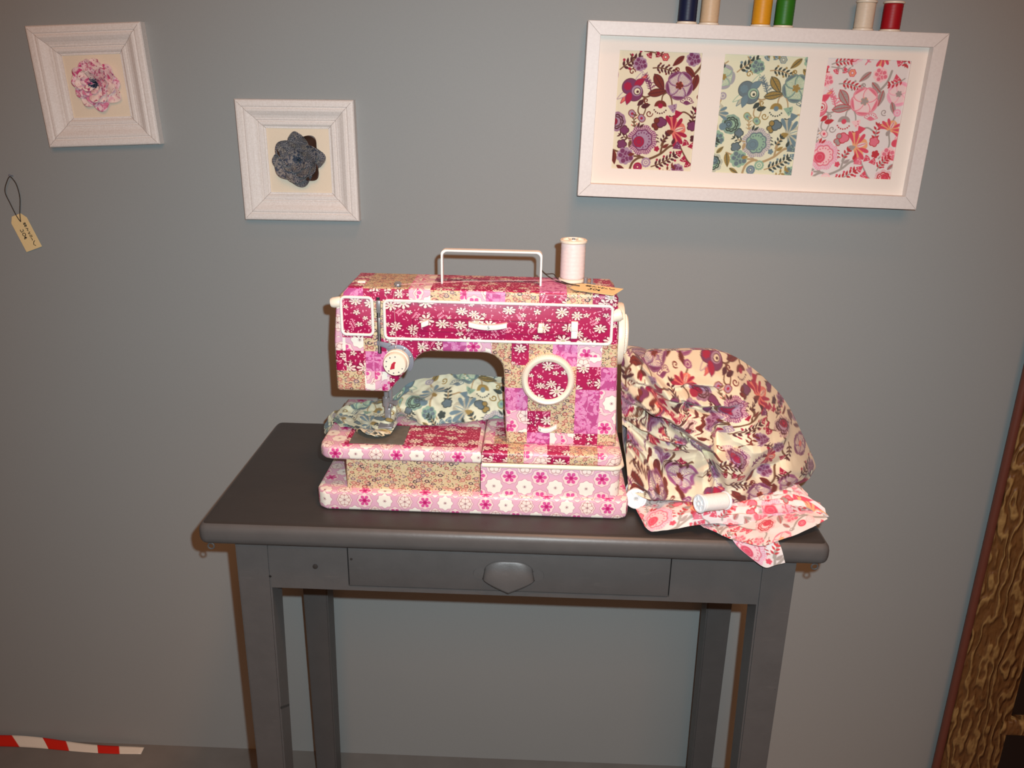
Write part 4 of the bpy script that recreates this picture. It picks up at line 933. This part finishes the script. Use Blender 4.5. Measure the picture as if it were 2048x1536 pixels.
# ---------------------------------------------------------------- loose cloths
def arc_uv(P):
    du = np.linalg.norm(np.diff(P, axis=0), axis=2).mean(1); dv = np.linalg.norm(np.diff(P, axis=1), axis=2)
    U = np.concatenate([[0], np.cumsum(du)])[:, None] * np.ones((1, P.shape[1])); V = np.concatenate([np.zeros((P.shape[0], 1)), np.cumsum(dv, 1)], 1); return U, V
def normals(P):
    a = np.gradient(P, axis=0); b_ = np.gradient(P, axis=1); n = np.cross(a, b_); return n / (np.linalg.norm(n, axis=2, keepdims=True) + 1e-12)
def sheet(ctrl, nu, nv, pal, off, amp, seed, freq, face=Vector((0, -1, .6)), uscale=1.):
    P = catmull(ctrl, nu, nv); U, V = arc_uv(P); n = normals(P); s = np.sign((n @ np.array(face)).mean()); n = n * s
    w = wob(U * freq, V * freq, seed, 4, 1.); r = 1 - np.abs(wob(U * freq * .8 + 4, V * freq * .8, seed + 5, 3, 1.)) * 3
    P = P + n * (amp * (w + .45 * np.clip(r, -1, 1)))[..., None]
    return P, print_colors((U * uscale + off[0]).ravel(), (V + off[1]).ravel(), pal)
GREEN= [[(-0.029, -0.232, 0.902), (-0.028, -0.25, 0.884), (-0.027, -0.262, 0.868), (-0.027, -0.267, 0.852)], [(-0.05, -0.232, 0.902), (-0.049, -0.252, 0.884), (-0.048, -0.264, 0.868), (-0.048, -0.268, 0.852)], [(-0.083, -0.23, 0.902), (-0.081, -0.256, 0.885), (-0.081, -0.274, 0.869), (-0.082, -0.282, 0.852)], [(-0.122, -0.23, 0.9), (-0.12, -0.26, 0.885), (-0.122, -0.282, 0.869), (-0.124, -0.296, 0.852)], [(-0.158, -0.232, 0.897), (-0.157, -0.264, 0.885), (-0.154, -0.29, 0.871), (-0.149, -0.302, 0.852)], [(-0.181, -0.245, 0.892), (-0.182, -0.272, 0.885), (-0.177, -0.295, 0.874), (-0.173, -0.282, 0.852)], [(-0.196, -0.27, 0.881), (-0.197, -0.285, 0.876), (-0.191, -0.302, 0.873), (-0.189, -0.278, 0.853)], [(-0.212, -0.272, 0.875), (-0.209, -0.29, 0.871), (-0.196, -0.312, 0.868), (-0.186, -0.311, 0.856)], [(-0.23, -0.262, 0.869), (-0.226, -0.285, 0.863), (-0.209, -0.325, 0.862), (-0.191, -0.343, 0.856)], [(-0.251, -0.256, 0.862), (-0.245, -0.275, 0.856), (-0.228, -0.318, 0.857), (-0.21, -0.352, 0.854)], [(-0.269, -0.252, 0.855), (-0.261, -0.27, 0.849), (-0.245, -0.3, 0.85), (-0.229, -0.342, 0.853)], [(-0.284, -0.25, 0.847), (-0.276, -0.268, 0.845), (-0.257, -0.306, 0.853), (-0.243, -0.32, 0.852)], [(-0.296, -0.25, 0.837), (-0.288, -0.265, 0.835), (-0.279, -0.28, 0.842), (-0.267, -0.311, 0.852)], [(-0.304, -0.25, 0.821), (-0.3, -0.26, 0.821), (-0.295, -0.27, 0.822), (-0.289, -0.28, 0.825)]]
PINKA= [[(0.138, -0.297, 0.765), (0.136, -0.341, 0.768), (0.138, -0.37, 0.768), (0.145, -0.409, 0.766)], [(0.178, -0.298, 0.772), (0.169, -0.366, 0.778), (0.164, -0.397, 0.776), (0.157, -0.423, 0.767)], [(0.234, -0.293, 0.774), (0.219, -0.374, 0.784), (0.216, -0.403, 0.781), (0.218, -0.408, 0.77)], [(0.29, -0.289, 0.774), (0.274, -0.363, 0.784), (0.267, -0.398, 0.785), (0.273, -0.401, 0.772)], [(0.34, -0.286, 0.774), (0.321, -0.354, 0.785), (0.319, -0.386, 0.787), (0.329, -0.382, 0.774)], [(0.366, -0.29, 0.775), (0.354, -0.354, 0.786), (0.359, -0.373, 0.785), (0.366, -0.372, 0.776)], [(0.371, -0.316, 0.775), (0.369, -0.359, 0.784), (0.378, -0.373, 0.782), (0.381, -0.391, 0.778)]]
PINKB= [[(0.208, -0.373, 0.765), (0.213, -0.389, 0.765), (0.216, -0.4, 0.766), (0.22, -0.407, 0.765)], [(0.235, -0.366, 0.766), (0.236, -0.395, 0.767), (0.237, -0.411, 0.766), (0.239, -0.421, 0.765)], [(0.263, -0.359, 0.767), (0.261, -0.397, 0.769), (0.259, -0.421, 0.768), (0.257, -0.439, 0.766)], [(0.298, -0.347, 0.768), (0.29, -0.394, 0.772), (0.286, -0.423, 0.77), (0.282, -0.45, 0.766)], [(0.335, -0.335, 0.768), (0.325, -0.382, 0.774), (0.316, -0.412, 0.772), (0.304, -0.436, 0.766)], [(0.371, -0.325, 0.768), (0.361, -0.368, 0.775), (0.354, -0.393, 0.774), (0.349, -0.409, 0.768)], [(0.389, -0.333, 0.769), (0.382, -0.363, 0.775), (0.38, -0.379, 0.776), (0.381, -0.389, 0.774)]]

PINKC = [[(.247, -.418, .7665), (.250, -.4305, .7650), (.258, -.4360, .7560), (.2680, -.4372, .7480)],
         [(.262, -.420, .7672), (.266, -.4310, .7655), (.272, -.4362, .7540), (.2800, -.4378, .7385)],
         [(.280, -.422, .7675), (.284, -.4312, .7655), (.288, -.4365, .7520), (.2945, -.4385, .7295)],
         [(.294, -.422, .7672), (.297, -.4310, .7655), (.301, -.4365, .7540), (.3065, -.4382, .7330)],
         [(.304, -.420, .7668), (.307, -.4300, .7652), (.312, -.4362, .7560), (.3185, -.4375, .7368)]]
FOLDS = [([(1245, 735), (1330, 762), (1420, 775), (1475, 768)], .008, .012, .004), ([(1245, 792), (1330, 800), (1382, 832), (1436, 872), (1455, 925)], .014, .022, .0035),
         ([(1438, 795), (1441, 860), (1432, 965)], -.008, .007, .012), ([(1470, 712), (1492, 790), (1502, 860), (1482, 965)], .010, .020, .016), ([(1500, 862), (1560, 850), (1618, 846)], .005, .010, .007),
         ([(1236, 850), (1290, 902), (1332, 962), (1372, 1000)], .010, .007, .004), ([(1236, 942), (1300, 948), (1345, 992)], .010, .010, .003), ([(1272, 700), (1300, 750), (1345, 792)], -.012, .008, .006),
         ([(1330, 868), (1400, 862), (1425, 892)], .006, .006, .005), ([(1330, 912), (1410, 908)], -.016, .020, .024), ([(1462, 932), (1530, 905), (1605, 896)], -.008, .009, .010), ([(1340, 962), (1420, 935), (1500, 988)], .006, .009, .007),
         ([(1240, 760), (1300, 790), (1340, 800)], .007, .005, .004), ([(1250, 830), (1320, 850), (1380, 845)], .009, .008, .004), ([(1300, 705), (1400, 722), (1470, 735)], .005, .012, .010), ([(1345, 745), (1440, 742)], .007, .006, .003)]

def cloth_obj(name, parts, label, cat, thick=.0006, group=None):
    Vs, Fs, Cs, o = [], [], [], 0
    for P, col in parts:
        nu, nv = P.shape[:2]; idx = np.arange(nu * nv).reshape(nu, nv) + o
        Fs.append(np.stack([idx[:-1, :-1], idx[1:, :-1], idx[1:, 1:], idx[:-1, 1:]], -1).reshape(-1, 4)); Vs.append(P.reshape(-1, 3)); Cs.append(col); o += nu * nv
    me = raw_mesh(name, np.concatenate(Vs), np.concatenate(Fs), np.concatenate(Cs)); ob = finish(name, me, M_CLOTH, auto=0)
    if thick: md = ob.modifiers.new('thick', 'SOLIDIFY'); md.thickness = thick; md.offset = 0
    return tag(ob, label, cat)
g = sheet(GREEN, 420, 150, 'green', (.02, .05), .0045, 21, 62.)
g[0][..., 2] = np.where((g[0][..., 0] > -.2785) & (g[0][..., 1] > -.378), np.maximum(g[0][..., 2], .8508), g[0][..., 2])
cloth_obj('fabric_piece', [g], 'crumpled cream fabric with blue-green flowers under the needle of the sewing machine', 'fabric')
pa = sheet(PINKA, 300, 130, 'pink', (.01, .02), .0022, 31, 60., Vector((0, 0, 1)), 1.0); pb = sheet(PINKB, 240, 110, 'pink', (.05, .09), .0016, 37, 55., Vector((0, 0, 1)))
pc = sheet(PINKC, 90, 100, 'pink', (.028, .098), .0010, 41, 60., Vector((0, -1, .3)))
U_, V_ = arc_uv(pa[0]); pa[0][..., 2] += .0026 * np.sin(V_ / .0155 * 6.283 + 2.2 * U_ / .1) * np.clip((U_ - .05) / .09, 0, 1)
for q in (pa, pb): q[0][..., 2] = np.maximum(q[0][..., 2], .7612)
cloth_obj('fabric_piece', [pa, pb, pc], 'folded pink and red floral fabric with one corner hanging over the table edge', 'fabric')
# the big maroon heap: a full, closed dome with pressed and slumped folds
def heap():
    OUT = [(.128, -.352, .7895), (.150, -.3735, .7865), (.178, -.3735, .7865), (.207, -.378, .7865), (.236, -.380, .7865), (.265, -.377, .7870), (.292, -.362, .7875), (.319, -.345, .7875), (.352, -.318, .784), (.385, -.280, .7755), (.402, -.250, .772), (.4085, -.240, .782),
           (.394, -.240, .811), (.380, -.240, .836), (.364, -.240, .864), (.346, -.240, .888), (.322, -.240, .911), (.302, -.240, .927), (.281, -.240, .940), (.262, -.240, .948), (.246, -.240, .951), (.222, -.240, .951), (.198, -.240, .9495), (.175, -.240, .948), (.154, -.241, .9475), (.1485, -.244, .9395), (.138, -.240, .944), (.130, -.240, .949), (.120, -.242, .950), (.1185, -.255, .925), (.1185, -.27, .895), (.1205, -.285, .865), (.1225, -.295, .835), (.1275, -.305, .81)]
    n = len(OUT); NA, NR = 520, 260
    O = catmull([[p, p] for p in OUT + OUT[:1]], NA, 2)[:, 0]; O[-1] = O[0]
    c = np.array([.262, -.240, .858]); s = np.linspace(0, 1, NR)[None, :, None]
    P = c + (O[:, None] - c) * s
    yo = O[:, None, 1] * np.ones((1, NR)); ss = s[..., 0]; front = -.352
    P[..., 1] = np.minimum(yo + (front - yo) * (1 - ss ** 2.6), yo)
    X, Z = P[..., 0].copy(), P[..., 2].copy()
    px = lambda x, y: (.106 + (x - 1235) * .000655, .951 - (y - 702) * .000628)
    def folds_at(X, Z):
        D = np.zeros_like(X)
        def fold(L, h, wu, wl):
            """crest along a polyline; wu / wl widths above and below it (metres)"""
            best = np.full(X.shape, 9.); sg = np.ones(X.shape); e = np.zeros(X.shape); m = len(L) - 1
            for k in range(m):
                a, b_ = np.array(px(*L[k])), np.array(px(*L[k + 1])); d = b_ - a; l2 = d @ d
                t = ((X - a[0]) * d[0] + (Z - a[1]) * d[1]) / l2; tc = np.clip(t, 0, 1)
                qx, qz = X - a[0] - tc * d[0], Z - a[1] - tc * d[1]; dist = np.hypot(qx, qz); cr = d[0] * qz - d[1] * qx
                u = dist < best; best = np.where(u, dist, best); sg = np.where(u, np.sign(cr), sg); e = np.where(u, (k + tc) / m, e)
            w = np.where(sg > 0, wu, wl); f = np.exp(-(best / w) ** 1.5) * np.clip(np.minimum(e, 1 - e) * 5 + .25, 0, 1)
            if wl < .0045: f = f - .8 * np.exp(-((best - .0070) / .0036) ** 2) * (sg < 0) * np.clip(np.minimum(e, 1 - e) * 5, 0, 1)      # the gap under a fold that overlaps
            return h * f
        wx, wz = .006 * wob(X * 30, Z * 30, 51, 3), .006 * wob(X * 30, Z * 30, 52, 3); X0, Z0 = X, Z; X, Z = X + wx, Z + wz
        for L, h, wu, wl in FOLDS: D += 1.7 * fold(L, h, wu, wl)
        # gathers radiating from the machine, sharp wrinkles, slack hollows
        ax, az = .112, .86; th = np.arctan2(Z - az, X - ax); rr = np.hypot(X - ax, Z - az)
        D += .0075 * (1 - 2 * np.abs(np.sin(th * 7 + 2 * np.sin(rr * 40)))) * np.exp(-(rr / .09) ** 2)
        soft = np.clip((.325 - X) / .09, .22, 1); rg = lambda f, a, sd: 1 - 3.4 * np.abs(wob(X * f + Z * f * a, Z * f * .8 - X * f * a, sd, 3, 1.))
        D += (.0060 * wob(X * 38, Z * 38, 11, 4, 1.) + .0070 * np.clip(rg(20, .35, 17), -.8, 1) + .0040 * np.clip(rg(40, -.5, 27), -.8, 1)) * soft
        return D
    D = folds_at(X, Z) * (np.clip((1 - ss) * 6, 0, 1) * .88 + .12)
    # how far the cloth runs over the folds, so that the print bends with them
    gx, gz = np.linspace(.10, .43, 420), np.linspace(.74, .97, 300); GX, GZ = np.meshgrid(gx, gz, indexing='ij'); G = folds_at(GX, GZ)
    su = np.cumsum(np.sqrt(1 + np.gradient(G, gx, axis=0) ** 2), 0) * (gx[1] - gx[0]); sv = np.cumsum(np.sqrt(1 + np.gradient(G, gz, axis=1) ** 2)[:, ::-1], 1)[:, ::-1] * (gz[1] - gz[0])
    su = su - su[:1] - (su[-1:] - su[:1]) * ((gx - gx[0]) / (gx[-1] - gx[0]))[:, None]; sv = sv - sv[:, -1:] - (sv[:, :1] - sv[:, -1:]) * ((gz[-1] - gz) / (gz[-1] - gz[0]))[None]
    def lookup(A):
        fi, fj = np.clip((X - gx[0]) / (gx[1] - gx[0]), 0, 418.9), np.clip((Z - gz[0]) / (gz[1] - gz[0]), 0, 298.9); i, j = fi.astype(int), fj.astype(int); fi, fj = fi - i, fj - j
        return (A[i, j] * (1 - fi) + A[i + 1, j] * fi) * (1 - fj) + (A[i, j + 1] * (1 - fi) + A[i + 1, j + 1] * fi) * fj
    P[..., 1] -= D; P[..., 2] += .25 * D * (1 - ss); P[..., 0] += .18 * D * (wob(X * 20, Z * 20, 23, 2) > 0) * (1 - ss)
    P[..., 2] = np.maximum(P[..., 2], np.where(P[..., 1] < -.262, .7865, .7630))
    inside = (P[..., 0] < .1275) & (P[..., 2] < .855); P[..., 0] = np.where(inside, .1275, P[..., 0])
    inside = (P[..., 0] < .118) & (P[..., 1] < -.255); P[..., 0] = np.where(inside, .118, P[..., 0])
    B = c + (O[:, None, :] - c) * np.linspace(0, 1, 60)[None, :, None]; sb = np.linspace(0, 1, 60)[None, :]
    B[..., 1] = O[:, None, 1] + (-.105 - O[:, None, 1]) * (1 - sb ** 2.4) ** .8 + .004 * wob(B[..., 0] * 30, B[..., 2] * 30, 5, 3) * (1 - sb); B[..., 1] = np.minimum(B[..., 1], -.03)
    B[..., 2] = np.maximum(B[..., 2], .7630)
    u = (X - .10) * 1.12 + .42 * lookup(su); v = (.97 - Z) * 1.12 + .42 * lookup(sv) - .25 * (P[..., 1] + D + .25)
    colF = print_colors((u + .015).ravel(), (v + .03).ravel(), 'maroon')
    colB = print_colors((B[..., 0]).ravel(), (B[..., 2]).ravel(), 'maroon')
    return [(P, colF), (B[::-1], colB)]
cloth_obj('fabric_piece', heap(), 'big crumpled heap of cream fabric with maroon flowers beside the sewing machine', 'fabric', 0)

# ---------------------------------------------------------------- barrier tape along the foot of the wall
def tape_col(nt):
    x, y, z = sep(nt, OC(nt)); q = ((x + z * 1.6 + .02) / .105)._m('FRACT'); return mixc(nt, q.lt(.42, .02), (.88, .84, .78), (.78, .12, .06))
P = np.zeros((80, 6, 3))
for i in range(80):
    t = i / 79; x = -1.32 + .545 * t; h = .020 * (1 - t) ** .7 + .001
    for j in range(6):
        s = j / 5; P[i, j] = (x, -.010 - .016 * (1 - s) - .004 * math.sin(9 * t), .0012 + h * s + .0015 * math.sin(14 * t) * s)
o = finish('barrier_tape', grid_mesh('barrier_tape', P), mat('red_white_tape', build=tape_col, rough=.4)); md = o.modifiers.new('thick', 'SOLIDIFY'); md.thickness = .0004
tag(o, 'strip of red and white barrier tape on the floor along the wall', 'tape')
